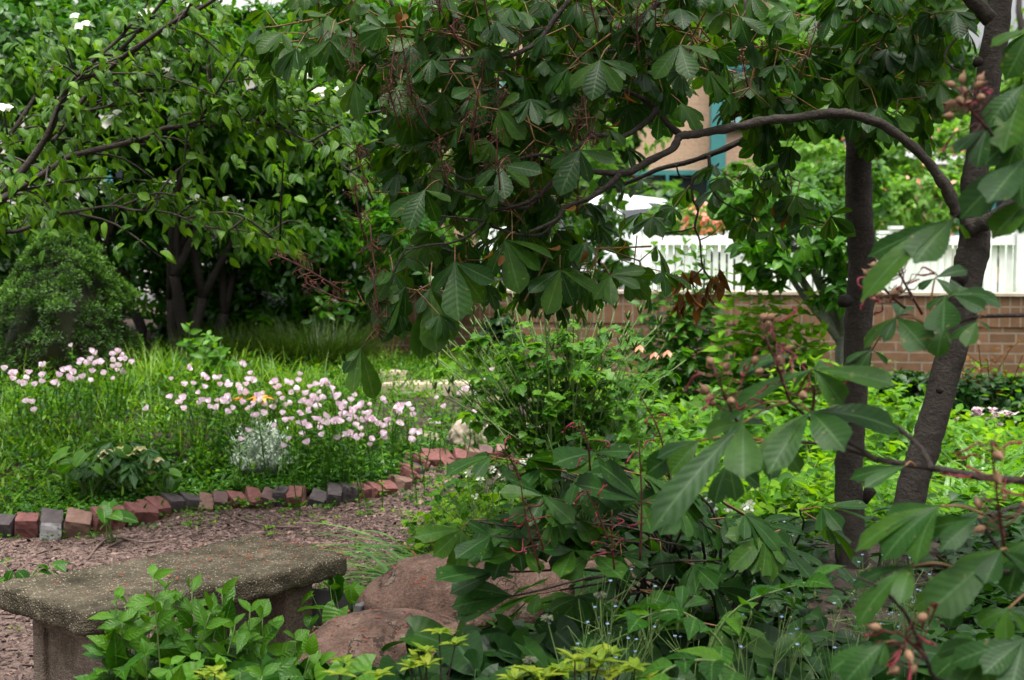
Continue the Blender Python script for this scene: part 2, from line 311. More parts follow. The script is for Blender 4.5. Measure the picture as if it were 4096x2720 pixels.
def petalM():
    m, nt, pb, out = newmat('pink edged petal'); uv = nt.nodes.new('ShaderNodeTexCoord').outputs['UV']; sx = nt.nodes.new('ShaderNodeSeparateXYZ'); nt.links.new(uv, sx.inputs[0])
    at = nt.nodes.new('ShaderNodeAttribute'); at.attribute_name = 'tint'
    c = ramp(nt, sx.outputs[1], [(0, (.5, .55, .2)), (.25, (.8, .76, .74)), (.7, (.84, .75, .8)), (1, (.78, .54, .68))]); c = mixc(nt, at.outputs['Fac'], mixc(nt, 1.0, c, (.98, .82, .91), 'MULTIPLY'), c)
    nt.links.new(c, pb.inputs['Base Color']); pb.inputs['Roughness'].default_value = .6; tr = nt.nodes.new('ShaderNodeBsdfTranslucent'); nt.links.new(c, tr.inputs[0]); mx = nt.nodes.new('ShaderNodeMixShader'); mx.inputs[0].default_value = .4
    nt.links.new(pb.outputs[0], mx.inputs[1]); nt.links.new(tr.outputs[0], mx.inputs[2]); nt.links.new(mx.outputs[0], out.inputs[0]); return m
M['petal'] = petalM()
M['orange'] = leafmat('orange petal', [(.7, .22, .02), (.75, .3, .06), (.8, .4, .12)], .3, (1, 1, .8), .5)
M['coral'] = leafmat('coral petal', [(.7, .2, .14), (.75, .32, .22), (.78, .45, .35)], .3, (1, .9, .8), .5)
M['rust'] = leafmat('withered leaf', [(.08, .035, .012), (.15, .065, .015), (.26, .12, .018)], .3, (1.3, 1.1, .6), .6)
M['blue'] = leafmat('blue petal', [(.2, .3, .6), (.3, .4, .68), (.45, .55, .75)], .3, (1, 1, 1), .6)
M['redbit'] = simplemat('red flower tube', [(.3, (.07, .007, .012)), (.7, (.2, .018, .033))], 30, .5, 0)
M['redstem'] = simplemat('red brown stalk', [(.3, (.055, .016, .014)), (.7, (.13, .04, .03))], 30, .6, 0, tint=True)
M['petiole'] = simplemat('tan leaf stalk', [(.3, (.14, .075, .03)), (.7, (.24, .13, .055))], 20, .5, 0)
M['fruit'] = simplemat('tan capsule', [(.3, (.13, .068, .036)), (.7, (.26, .15, .085))], 40, .7, .2, .002)
M['stem'] = simplemat('green stem', [(.3, (.09, .16, .04)), (.7, (.17, .25, .08))], 20, .55, 0)
M['greystem'] = barkmat('grey twig', (.026, .02, .017), (.1, .08, .068), .5)
M['bark'] = barkmat('buckeye bark', (.016, .0125, .0105), (.08, .066, .056))
M['darkbark'] = barkmat('dark bark', (.009, .007, .0055), (.045, .036, .03))
M['greybark'] = barkmat('pale grey bark', (.08, .075, .07), (.3, .29, .27))
M['wall'] = brickmat('tan brick wall', (.17, .093, .052), (.12, .066, .038), (.19, .145, .11), .215, .085)
M['cop'] = brickmat('soldier course', (.17, .093, .052), (.13, .07, .04), (.19, .145, .11), .085, .3, .008, 0)
M['tan'] = brickmat('far tan brick', (.56, .36, .24), (.5, .32, .21), (.5, .4, .32), .25, .09)
M['whitewall'] = brickmat('pale siding', (.62, .58, .54), (.6, .56, .52), (.44, .42, .4), 30, .22, .012)
M['wpaint'] = simplemat('white paint', [(.3, (.6, .6, .59)), (.5, (.76, .76, .75)), (.7, (.82, .82, .82))], 3, .5, .1)
M['wbrick'] = simplemat('flaking white paint', [(.36, (.05, .045, .045)), (.46, (.6, .6, .62)), (.8, (.72, .72, .75))], 22, .6, .2)
M['redpetal'] = simplemat('rusty red petal', [(.3, (.14, .03, .015)), (.7, (.3, .075, .035))], 40, .8, 0)
M['teal'] = simplemat('teal paint', [(.3, (.05, .2, .2)), (.7, (.07, .25, .25))], 3, .4, 0)
M['glass'] = simplemat('blue green glass', [(.3, (.2, .36, .38)), (.7, (.3, .46, .47))], .6, .1, 0, spec=.8)
M['darkglass'] = simplemat('dark window', [(.3, (.01, .014, .016)), (.7, (.03, .04, .045))], 1, .08, 0, spec=.7)
M['carpaint'] = simplemat('silver white car paint', [(.3, (.66, .68, .7)), (.7, (.7, .72, .74))], 1, .22, 0, spec=.7)
M['tyre'] = simplemat('rubber', [(.3, (.012,) * 3), (.7, (.02,) * 3)], 8, .8, .1)
M['chrome'] = simplemat('wheel metal', [(.3, (.5,) * 3), (.7, (.56,) * 3)], 3, .3, 0, metallic=.9)
M['soil'] = simplemat('dark soil', [(.25, (.016, .011, .008)), (.5, (.04, .028, .021)), (.75, (.085, .06, .046))], 22, .95, .8, .03, 9)
M['mulch'] = simplemat('mulch path', [(.25, (.035, .023, .019)), (.5, (.12, .08, .066)), (.75, (.23, .165, .14))], 34, .95, .9, .02, 10)
M['lawn'] = simplemat('lawn', [(.3, (.07, .17, .03)), (.7, (.14, .28, .05))], 12, .9, .6, .03)
M['asphalt'] = simplemat('asphalt', [(.3, (.05, .05, .052)), (.7, (.085, .085, .09))], 20, .9, .3)
M['chip'] = simplemat('wood chip', [(.3, (.08, .05, .042)), (.7, (.2, .136, .115))], 18, .9, .3, .004, tint=True)
M['rubblestone'] = simplemat('tan stone', [(.25, (.12, .1, .08)), (.5, (.26, .21, .16)), (.75, (.4, .33, .26))], 12, .9, .7, .02, 8)
M['flag'] = simplemat('flagstone', [(.3, (.28, .22, .16)), (.7, (.44, .36, .28))], 7, .9, .4, .01, 8)
M['slate'] = simplemat('grey edging', [(.3, (.07, .07, .07)), (.7, (.15, .145, .145))], 9, .8, .3)
def graniteM():
    m, nt, pb, out = newmat('pinkish boulder'); a = noisetex(nt, 7, 10, .72); b = noisetex(nt, 120, 3, .75)
    li = noisetex(nt, 13, 6, .7)
    c = mixc(nt, .5, ramp(nt, a, [(.34, (.065, .04, .03)), (.46, (.135, .082, .062)), (.55, (.185, .113, .085)), (.68, (.27, .18, .14))]), ramp(nt, b, [(.35, (.35, .33, .33)), (.65, (1.5, 1.5, 1.5))]), 'MULTIPLY')
    c = mixc(nt, math_(nt, 'MULTIPLY', math_(nt, 'GREATER_THAN', li, .63), .45), c, (.27, .25, .2)); c = mixc(nt, math_(nt, 'MULTIPLY', math_(nt, 'LESS_THAN', math_(nt, 'ABSOLUTE', math_(nt, 'SUBTRACT', noisetex(nt, 3, 6, .6), .5)), .008), .8), c, (.03, .022, .016))
    nt.links.new(c, pb.inputs['Base Color']); pb.inputs['Roughness'].default_value = .85; pb.inputs['Specular IOR Level'].default_value = .25
    nt.links.new(bump(nt, math_(nt, 'ADD', a, math_(nt, 'MULTIPLY', b, .3)), 1.0, .03), pb.inputs['Normal']); return m
M['granite'] = graniteM()
def aggregateM(name, base, stone, dens):
    m, nt, pb, out = newmat(name); tc = nt.nodes.new('ShaderNodeTexCoord').outputs['Object']
    v = nt.nodes.new('ShaderNodeTexVoronoi'); v.inputs['Scale'].default_value = 150; nt.links.new(tc, v.inputs['Vector'])
    a = noisetex(nt, 7, 7, .65); bs = ramp(nt, a, base)
    sp = ramp(nt, v.outputs['Color'], [(.0, (.5, .5, .5)), (1, (1.5, 1.45, 1.35))])
    c = mixc(nt, .75, bs, sp, 'MULTIPLY')
    sx = nt.nodes.new('ShaderNodeSeparateColor'); nt.links.new(v.outputs['Color'], sx.inputs[0])
    st = noisetex(nt, 2.6, 5, .7); c = mixc(nt, .85, c, ramp(nt, st, [(.35, (.45, .46, .38)), (.5, (1, 1, 1)), (.7, (1.25, 1.2, 1.15))]), 'MULTIPLY')
    k = math_(nt, 'MULTIPLY', math_(nt, 'GREATER_THAN', math_(nt, 'ADD', sx.outputs[1], math_(nt, 'MULTIPLY', a, .5)), dens + .26), math_(nt, 'LESS_THAN', v.outputs['Distance'], .42))
    c = mixc(nt, math_(nt, 'MULTIPLY', k, .85), c, stone)
    nt.links.new(c, pb.inputs['Base Color']); pb.inputs['Roughness'].default_value = .92; pb.inputs['Specular IOR Level'].default_value = .2
    nt.links.new(bump(nt, math_(nt, 'ADD', math_(nt, 'MULTIPLY', v.outputs['Distance'], -1), a), .9, .006), pb.inputs['Normal']); return m
M['seat'] = aggregateM('mossy exposed aggregate', [(.3, (.035, .03, .02)), (.5, (.085, .072, .05)), (.72, (.15, .128, .092))], (.34, .29, .22), .85)
M['leg'] = aggregateM('worn cast concrete', [(.3, (.15, .118, .095)), (.7, (.28, .225, .185))], (.3, .25, .2), .9)
BRK = {'rose red': ((.09, .034, .03), (.18, .075, .066)), 'dark plum': ((.06, .034, .032), (.125, .075, .07)), 'brown': ((.1, .055, .042), (.19, .115, .09)), 'orange red': ((.12, .05, .036), (.21, .1, .075)), 'charcoal': ((.035, .028, .029), (.08, .066, .066))}
for k, (a, b) in BRK.items(): M['b_' + k] = simplemat(k + ' brick', [(.3, a), (.7, b)], 14, .92, .5, .006, 8)
# ================================================================ THE SETTING
def sheet(name, xs, ys, zf, mat, kind='structure'):
    X, Y = np.meshgrid(xs, ys); Z = zf(X, Y); mb = MB(); nx = len(xs)
    i = np.arange(len(ys) - 1)[:, None] * nx; j = np.arange(nx - 1)[None]
    mb.add(np.stack([X, Y, Z], -1).reshape(-1, 3), np.stack([i + j, i + j + 1, i + nx + j + 1, i + nx + j], -1).reshape(-1, 4), np.stack([X, Y], -1).reshape(-1, 2))
    o = mb.build(name, mat); o['kind'] = kind; return o
_nz = np.vectorize(lambda x, y, s: noise.noise(Vector((x * s, y * s, 3.3))))
xs = np.concatenate([np.linspace(-300, -8, 10), np.linspace(-6, 6, 110), np.linspace(8, 300, 10)])
ys = np.concatenate([np.linspace(-30, 1, 5), np.linspace(2, 13.6, 120), np.linspace(14, 40, 10), np.linspace(60, 600, 8)])
sheet('ground', xs, ys, lambda X, Y: gz(X, Y) + .018 * _nz(X, Y, 3.1) * (np.abs(X) < 6) * (Y < 13), M['soil'])
# mulch path: strip between the brick row and the planted edge
rt = [(-60,1250),(320,900),(330,640),(365,610),(405,575),(425,545),(428,515),(440,497),(462,482),(488,474),(507,467)]
lt = BR
A = cr([hit(a, b, g0) + np.array([0, -.02, 0]) for a, b in lt], 5); B_ = cr([hit(a, b, g0) for a, b in rt], 5)
def resamp(c, n):
    s = np.concatenate([[0], np.cumsum(np.linalg.norm(np.diff(c, axis=0), axis=1))]); q = np.linspace(0, s[-1], n); return np.stack([np.interp(q, s, c[:, k]) for k in range(3)], 1)
A = resamp(A, 90); B_ = resamp(B_, 90); tt = np.linspace(0, 1, 46)[None, :, None]
S = A[:, None] * (1 - tt) + B_[:, None] * tt; S[..., 2] = g0(S[..., 0], S[..., 1]) + .03 + .012 * _nz(S[..., 0], S[..., 1], 9) + .014 * _nz(S[..., 0], S[..., 1], 2)
mb = MB(); i = np.arange(89)[:, None] * 46; j = np.arange(45)[None]
mb.add(S.reshape(-1, 3), np.stack([i + j, i + 46 + j, i + 47 + j, i + j + 1], -1).reshape(-1, 4)); mb.build('path', M['mulch'])['kind'] = 'structure'
def onpath(n):
    a = rng.random(n) * 88; b = rng.random(n) * 44; ia, ib = a.astype(int), b.astype(int); fa, fb = (a - ia)[:, None], (b - ib)[:, None]
    return (S[ia, ib] * (1 - fa) + S[ia + 1, ib] * fa) * (1 - fb) + (S[ia, ib + 1] * (1 - fa) + S[ia + 1, ib + 1] * fa) * fb
n = 34000; p = onpath(n); L = rng.gamma(1.6, .0048, n) + .003; wd = L * rng.uniform(.15, .45, n); az = rng.uniform(0, 6.28, n); el = rng.normal(0, .28, n)
ax = np.stack([np.cos(az) * np.cos(el), np.sin(az) * np.cos(el), np.sin(el)], 1); nn = nrmz(UP + rng.normal(0, .35, (n, 3))); sd = nrmz(np.cross(ax, nn)); nn = np.cross(sd, ax)
k = np.array([(-1,-1,0),(1,-1,0),(1,1,0),(-1,1,0),(-.85,-.9,1),(.9,-.8,1),(.85,.9,1),(-.9,.85,1)], float)
v = p[:, None] + UP * .002 + ax[:, None] * (k[None, :, 0] * L[:, None])[..., None] + sd[:, None] * (k[None, :, 1] * wd[:, None])[..., None] + nn[:, None] * (k[None, :, 2] * .0035)[..., None]
f = np.array([(4,5,6,7),(0,1,5,4),(1,2,6,5),(2,3,7,6),(3,0,4,7)]); mb = MB()
mb.add(v.reshape(-1, 3), (f[None] + (np.arange(n) * 8)[:, None, None]).reshape(-1, 4), None, np.repeat(rng.beta(1.6, 2.2, n), 8))
tagit(mb.build('wood_chips', M['chip'], None, False), 'pinkish brown wood chips scattered over the garden path', 'wood chips', None, 'stuff')
# bare twigs and roots on the path
for q in ([(88,568),(100,553),(112,547),(128,548),(144,551),(165,549)], [(103,558),(116,552),(126,547)], [(205,480),(212,497),(222,517),(221,521),(208,522),(196,516)], [(18,577),(24,572),(40,574)], [(36,563),(50,558)], [(236,525),(262,534),(300,536)]):
    mb = MB(); c = cr([hit(a, b, g0) + UP * .045 for a, b in q], 6); tube(mb, c, .0045 + .003 * rng.random(), 5, .15)
    o = mb.build('dry_twig', M['chip']); xq, yq = np.mean(q, 0)
    tagit(o, {88: 'longest pale twig curving over the path behind the bench', 103: 'short pale twig crossing the longest twig behind the bench', 205: 'thin bent twig leaning against the brick edging', 18: 'small curled twig on the mulch beside the bench left end', 36: 'short straight twig on the mulch left of the curving twig', 236: 'straight pale twig lying beyond the far bench end'}[q[0][0]], 'twig')
# lawn and street beyond the wall
sheet('lawn', np.linspace(-.4, 60, 30), np.linspace(13.55, 19, 8), lambda X, Y: gz(X, Y) + .006, M['lawn'])
sheet('street', np.linspace(-60, 80, 20), np.linspace(19, 29, 6), lambda X, Y: gz(X, Y) + .008, M['asphalt'])

# ---- brick wall
def wall_at(x): return np.interp(x, [-1.35, 6.5], [12.95, 11.5])
a0, a1 = np.array([-1.32, 12.95, .15]), np.array([6.6, 11.48, .15]); dirw = a1 - a0; Lw = np.linalg.norm(dirw); rzw = math.atan2(dirw[1], dirw[0])
wl = thing('brick_wall', 'long low tan brick garden wall with a soldier course on top', 'wall', (a0 + a1) / 2); wl.rotation_euler = (0, 0, rzw)
mb = MB(); mb.box((0, 0, .34), (Lw, .2, .78)); mb.build('wall_body', M['wall'], wl, False, True)
mb = MB(); mb.box((0, 0, .86), (Lw + .02, .215, .26)); mb.build('coping', M['cop'], wl, False, True)
mb = MB(); mb.box((0, 0, 1.0), (Lw + .05, .25, .025)); mb.build('cap_slab', M['flag'], wl, False, True)  # pale strip imitating light reflected off the wall's top edge
# ---- white picket fence, panels and posts
def fence(name, label, x0, x1, y0, y1, zb, zt, gap):
    c = np.array([(x0 + x1) / 2, (y0 + y1) / 2, zb]); r = thing(name, label, 'fence', c); L = math.hypot(x1 - x0, y1 - y0); r.rotation_euler = (0, 0, math.atan2(y1 - y0, x1 - x0))
    n = max(2, round(L / 1.15)); seg = L / n; H = zt - zb
    for q in range(n + 1):
        mb = MB(); xx = -L / 2 + q * seg; mb.box((xx, 0, H / 2 + .02), (.1, .1, H + .06)); mb.box((xx, 0, H + .07), (.13, .13, .035)); mb.build('post', M['wpaint'], r, False, True)
    for q in range(n):
        xa = -L / 2 + q * seg + .055; xb = xa + seg - .11
        for zz in (.12, H - .06):
            mb = MB(); mb.box(((xa + xb) / 2, 0, zz), (xb - xa - .002, .045, .09)); mb.build('rail', M['wpaint'], r, False, True)
        mb = MB(); k = int((xb - xa) / gap)
        for e in range(k): mb.box((xa + (e + .5) * (xb - xa) / k, .036, H / 2 + .03), (gap * .7, .022, H - .08))
        mb.build('picket_panel', M['wpaint'], r, False, True)
fence('picket_fence', 'white picket fence standing just beyond the brick wall', 1.36, 5.1, 14.4, 14.3, .72, 1.66, .075)
fence('picket_fence', 'lower white picket fence past the right end of the nearer fence', 5.3, 9.0, 15.2, 15.0, .72, 1.6, .075)
fence('picket_fence', 'second white picket fence standing parallel behind the front one', 2.9, 5.2, 15.6, 15.5, .72, 1.62, .085)
# sign-like white utility box beyond fence
# ---- parked car
def car(loc):
    r = thing('parked_car', 'silver white parked car half hidden beyond the picket fence', 'car', loc)
    prof = [(-2.15,.35),(-2.2,.62),(-2.1,.84),(-1.3,.95),(-.55,1.38),(.1,1.46),(.95,1.4),(1.65,1.0),(2.1,.92),(2.2,.6),(2.12,.35)]
    prof = np.array(prof); half = np.where(prof[:, 1] > 1.2, .62, np.where(prof[:, 1] > .88, .8, .88)); mb = MB(); n = len(prof)
    rows = [np.stack([prof[:, 0], k * half, prof[:, 1]], 1) for k in (-1, -.75, .75, 1)]
    rows[1][:, 2] += .03; rows[2][:, 2] += .03; v = np.concatenate(rows); f = []
    for q in range(3):
        for e in range(n): f.append((q * n + e, q * n + (e + 1) % n, (q + 1) * n + (e + 1) % n, (q + 1) * n + e))
    mb.add(v, [np.array(f)]); mb.add(rows[0], np.arange(n)[None, ::-1]); mb.add(rows[3], np.arange(n)[None]); o = mb.build('body', M['carpaint'], r, False, True)
    bv = o.modifiers.new('b', 'BEVEL'); bv.width = .05; bv.segments = 2
    for sx, nm, poly in ((0, 'windscreen', [(-1.22,-.68,1.0),(-1.22,.68,1.0),(-.6,.56,1.37),(-.6,-.56,1.37)]), (0, 'rear_window', [(1.6,-.66,1.03),(1.6,.66,1.03),(1.02,.56,1.38),(1.02,-.56,1.38)])):
        mb = MB(); q = np.array(poly); nn = np.cross(q[1] - q[0], q[3] - q[0]); nn = nn / np.linalg.norm(nn); nn = nn * np.sign(nn[2]); q = q + nn * .03; v = np.concatenate([q, q - nn * .05]); mb.add(v, np.array([(0,1,2,3),(7,6,5,4),(0,4,5,1),(1,5,6,2),(2,6,7,3),(3,7,4,0)])); mb.build(nm, M['darkglass'], r, False, True)
    for s_ in (-1, 1):
        for pl in ([(-1.05,.97),(-.5,1.34),(.05,1.39),(.05,.97)], [(.12,.97),(.12,1.39),(.85,1.35),(1.4,1.0)]):
            mb = MB(); q = np.array([(x, s_ * (.83 - .2 * (z - .95) / .45), z) for x, z in pl]); v = np.concatenate([q, q - np.array([0, s_ * .06, 0])]); mb.add(v, np.array([(0,1,2,3),(7,6,5,4),(0,4,5,1),(1,5,6,2),(2,6,7,3),(3,7,4,0)])); mb.build('side_window', M['darkglass'], r, False, True)
        mb = MB(); mb.box((-2.13, s_ * .6, .72), (.16, .34, .13)); mb.build('headlight', M['glass'], r, False, True)
        for xx in (-1.35, 1.35):
            mb = MB(); tube(mb, [(xx, s_ * .7, .32), (xx, s_ * .9, .32)], .32, 20); wq = mb.build('wheel', M['tyre'], r, False, True)
            mb = MB(); tube(mb, [(xx, s_ * .89, .32), (xx, s_ * .915, .32)], .2, 16); mb.build('rim', M['chrome'], wq, False, True)
    return r
c = car((1.75, 21.5, .8)); c.rotation_euler = (0, 0, math.radians(172))
# ---- buildings
def building(name, label, c, size, mat, wins, posts, rz=0.0, roof=True):
    r = thing(name, label, 'building', c); r.rotation_euler = (0, 0, rz); X, Y, Z = size
    mb = MB(); mb.box((0, 0, Z / 2), size); mb.build('wall', mat, r, False, True)
    if roof: mb = MB(); mb.box((0, 0, Z + .13), (X + .8, Y + .8, .25)); mb.build('roof', M['wpaint'], r, False, True)
    for (x0, x1, z0, z1, gm) in wins:
        mb = MB(); t_ = .12
        for cc, ss in (((x0, (z0 + z1) / 2), (t_, z1 - z0 + t_)), ((x1, (z0 + z1) / 2), (t_, z1 - z0 + t_)), (((x0 + x1) / 2, z0), (x1 - x0 - t_, t_)), (((x0 + x1) / 2, z1), (x1 - x0 - t_, t_)), (((x0 + x1) / 2, (z0 + z1) / 2), (.07, z1 - z0 - t_))):
            mb.box((cc[0], -Y / 2 - .03, cc[1]), (ss[0], .14, ss[1]))
        wq = mb.build('window', M['teal'], r, False, True)
        mb = MB(); mb.box(((x0 + x1) / 2, -Y / 2 - .012, (z0 + z1) / 2), (x1 - x0 - .1, .03, z1 - z0 - .1)); mb.build('pane', M[gm], wq, False, True)
    for xx in posts: mb = MB(); mb.box((xx, -Y / 2 - .5, Z / 2), (.36, .36, Z)); mb.build('post', M['teal'], r, False, True)
b0 = P(690, 240, 36)
building('brick_building', 'tan brick building with teal posts and windows across the street', (2.6, 38, .78), (9, 5, 7.2), M['tan'], [(.2, 2.3, 1.1, 2.5, 'darkglass'), (2.7, 3.8, 3.6, 5.1, 'glass'), (-3.6, -2.0, 3.6, 5.1, 'glass'), (-3.4, -1.4, 1.1, 2.5, 'darkglass')], [2.42, -1.0])
building('pale_house', 'pale sided house showing through the leaves on the left', (-8.5, 24, .77), (11.5, 5, 4.2), M['whitewall'], [(-2.5, -1.2, 1.2, 2.6, 'glass'), (2.3, 3.6, 1.2, 2.6, 'darkglass')], [], .05)
building('garden_kiosk', 'small tan brick building at the far right behind the trees', (10.5, 30, .78), (5, 4, 2.3), M['tan'], [(-1.5, -.2, .8, 1.8, 'darkglass')], [], -.1)
# ================================================================ TREES AND SHRUBS BEHIND
def Bl(px, py, d, rx, ry, rd): s = scl(d); return (P(px, py, d), (rx / s, rd, ry / s))
def inblobs(blobs, n, shell=.55):
    w_ = np.array([b[1][0] * b[1][2] for b in blobs]); k = rng.choice(len(blobs), n, p=w_ / w_.sum())
    d = randdir(n); r = (rng.random(n) ** (1 / 3)) * (1 - shell) + shell * rng.random(n) ** .25
    c = np.array([b[0] for b in blobs])[k]; R = np.array([b[1] for b in blobs])[k]
    return c + d * R * r[:, None], nrmz(d / R), k
def crown(mb, blobs, n, per, L, W, T, up=.5, droop=.3, open_=1.0, curl=.2, clear=0):
    p, o, _ = inblobs(blobs, n)
    if clear: # gaps: drop clumps where a 3d noise is low
        q = np.array([noise.noise(Vector(v * clear)) for v in p]); p, o = p[q > -.2], o[q > -.2]
    N = len(p); o = nrmz(o * .8 + UP * up + rng.normal(0, .35, (N, 3))); s_, u_ = perp_frame(o); ph = rng.uniform(0, 6.28, N); tt = np.clip(rng.normal(.45, .2, N), 0, 1)
    for k in range(per):
        a = ph + k * 2 * np.pi / per + rng.normal(0, .25, N); rad = np.cos(a)[:, None] * s_ + np.sin(a)[:, None] * u_
        ax = nrmz(rad * open_ + o * rng.uniform(.15, .7, N)[:, None] - UP * droop * rng.uniform(.3, 1.5, N)[:, None])
        leaves(mb, T, p + rng.normal(0, L * .12, (N, 3)), ax, o + UP * .3 + rng.normal(0, .25, (N, 3)), L * rng.uniform(.7, 1.2, N), W * rng.uniform(.8, 1.2, N), curl * rng.uniform(0, 2, N), np.clip(tt + rng.normal(0, .12, N), 0, 1))
    return p
def limbs(mb, base, tips, r0, r1, sag=.15, bumpv=.1, sides=6):
    base = np.asarray(base, float)
    for q in tips:
        q = np.asarray(q, float); m = base * .5 + q * .5 + rng.normal(0, 1, 3) * np.linalg.norm(q - base) * .08; m[2] += sag * np.linalg.norm(q - base)
        tube(mb, cr([base, m, q], 5), [r0, (r0 + r1) * .5, r1], sides, bumpv)
def tree(name, label, cat, base, top, r, blobs, n, per, L, W, T, lm, bm='darkbark', group=None, ntip=8, **kw):
    r_ = thing(name, label, cat, base, group); base = np.array(base, float); top = np.array(top, float)
    mb = MB(); m = (base + top) / 2 + rng.normal(0, .04, 3) * np.linalg.norm(top - base); tube(mb, cr([base - UP * .1, base * .9 + top * .1, m, top], 5), [r * 1.35, r, r * .85, r * .5], 9, .05); mb.build('trunk', M[bm], r_)
    mb = MB(); p, _, _ = inblobs(blobs, ntip, .2)
    limbs(mb, m, p[: ntip // 2], r * .45, r * .08); limbs(mb, top, p[ntip // 2:], r * .4, r * .08); mb.build('limb', M[bm], r_)
    mb = MB(); crown(mb, blobs, n, per, L, W, T, **kw); mb.build('crown', M[lm], r_); return r_
# far trees (beyond the street)
FT = [('bgleaf','mid green tree across the street in front of the teal posts',600,110,30,45,45,2), ('bglime','small pale tree across the street right of the teal posts',775,95,28,42,45,2), ('bglime','pale leafy tree in front of the brick building top, behind the buckeye crown',600,-5,29,120,55,3), ('bglime','pale leafy tree far behind the buckeye crown, top of the photo',430,25,44,150,110,6), ('bgleaf','dark leafy tree behind the tan brick building roof',640,30,52,150,80,6), ('bgleaf','tall full tree above the far kiosk, right of the upright trunk',930,60,29,85,100,3),
      ('bglime','light green tree beside the tall full tree, at the photo edge',1040,90,32,60,130,3), ('bgleaf','broad tree between the pale house and the brick building',330,20,42,120,110,6), ('bgleaf','dark tree topping the frame between the two trunks',815,20,31,65,60,3), ('bgleaf','shadowed tree low behind the buckeye, left of the car',520,190,34,110,70,4)]
for lm, lab, px, py, d, rx, ry, rd in FT:
    c = P(px, py, d); s = scl(d); b = (c[0], d, .8)
    bl = [Bl(px + rng.normal(0, .45) * rx, py + rng.normal(0, .4) * ry, d + rng.normal(0, rd * .3), rx * rng.uniform(.35, .6), ry * rng.uniform(.35, .6), rd * .45) for _ in range(9)]
    tree('leafy_tree', lab, 'tree', b, c, .25, bl, 900, 5, .3, .11, T_OV, lm, group='trees far beyond the street', droop=.4)
# flowering shrub-trees across the fence (right middle)
bl = [Bl(895, 150, 23, 45, 45, 1.2), Bl(920, 200, 22.5, 50, 42, 1.2), Bl(870, 205, 22, 45, 45, 1.2), Bl(960, 160, 24, 40, 50, 1.2), Bl(840, 150, 23, 40, 40, 1.2), Bl(800, 160, 22, 45, 35, 1.2)]
t = tree('flowering_tree', 'round green tree with small reddish flowers beyond the fence, right', 'tree', (P(905, 260, 22.5)[0], 22.5, .78), P(905, 190, 22.5), .1, bl, 1700, 6, .13, .045, T_OV, 'bglime', droop=.3, clear=1.6)
mb = MB(); p, o, _ = inblobs(bl, 130, .9); leaves(mb, T_TINY, p - np.array([0, .15, 0]), randdir(130), o, .1, .035, .1); mb.build('blossom', M['coral'], t)
bl = [Bl(780, 200, 18, 50, 38, .8), Bl(820, 215, 18, 45, 35, .8), Bl(745, 190, 18.5, 35, 30, .7), Bl(850, 190, 18, 40, 40, .8)]
tree('leafy_shrub', 'loose green shrub behind the fence beside the coral flowers', 'shrub', (P(800, 290, 18)[0], 18, .77), P(800, 220, 18), .07, bl, 1100, 6, .11, .04, T_OV, 'bgleaf', droop=.4, clear=2)
# coral flower bush near the car
bl = [Bl(700, 222, 17, 26, 20, .5), Bl(735, 215, 17.3, 28, 18, .5), Bl(755, 225, 17, 18, 16, .4)]
t = tree('flower_bush', 'bush covered in coral pink flowers behind the white fence', 'bush', (P(722, 280, 17)[0], 17, .77), P(722, 240, 17), .03, bl, 300, 5, .07, .03, T_OV, 'bglime')
mb = MB(); p, o, _ = inblobs(bl, 420, .9); leaves(mb, T_TINY, p - np.array([0, .12, 0]), randdir(420), o, .08, .035, .1); mb.build('blossom', M['coral'], t)
for px, py, d, lab in ((675, 225, 18.5, 'low green bush left of the coral flowers, hiding the car'), (1005, 235, 20, 'brownish bush behind the fence at the photo right edge'), (600, 225, 17, 'bright green bush beside the left fence post')):
    bl = [Bl(px + q * 14, py + rng.normal(0, 5), d, 22, 18, .5) for q in (-1, 0, 1)] + ([Bl(575, 255, 17, 30, 30, .5), Bl(612, 262, 16.8, 28, 26, .5), Bl(540, 265, 17, 30, 25, .5)] if px == 600 else [])
    tree('round_bush', lab, 'bush', (P(px, 260, d)[0], d, .77), P(px, 240, d), .03, bl, 320, 5, .08, .03, T_OV, 'bgleaf' if px < 900 else 'bglime')
bl = [Bl(500 + a, 150 + c, 16.5, 60, 50, .9) for a, c in ((0, 0), (-60, -60), (60, -50), (-20, -110), (70, 30), (110, -20), (-70, 50), (30, 70), (90, -120))]
tree('leafy_tree', 'pale yellow green tree just past the wall, behind the buckeye crown', 'tree', (P(520, 260, 16.5)[0], 16.5, .76), P(520, 170, 16.5), .09, bl, 950, 6, .13, .045, T_OV, 'bglime', droop=.4, clear=1.4)
# hedge added at the left back, its dark leaves standing in for deep shade
for k, (px, d, rx) in enumerate(((-60, 16, 110), (70, 15.6, 80), (190, 15.8, 80), (290, 15.7, 70), (375, 16, 50))):
    bl = [Bl(px + a * rx, py, d, rx * .6, ry, .5) for a, py, ry in ((-.4, 250, 60), (.4, 260, 50), (0, 195, 50), (.3, 305, 30), (-.3, 310, 30))]
    tree('hedge_shrub', ['dark hedge shrub behind the conifer at the photo edge', 'dark hedge shrub right behind the conifer', 'dark hedge shrub behind the leaning evergreen stems', 'dark hedge shrub behind the fountain grass', 'dark hedge shrub at the left end of the brick wall'][k], 'shrub', (P(px, 300, d)[0], d, .76), P(px, 200, d), .06, bl, 620, 6, .13, .04, T_OV, 'dark' if k < 4 else 'shrub', clear=1.5)
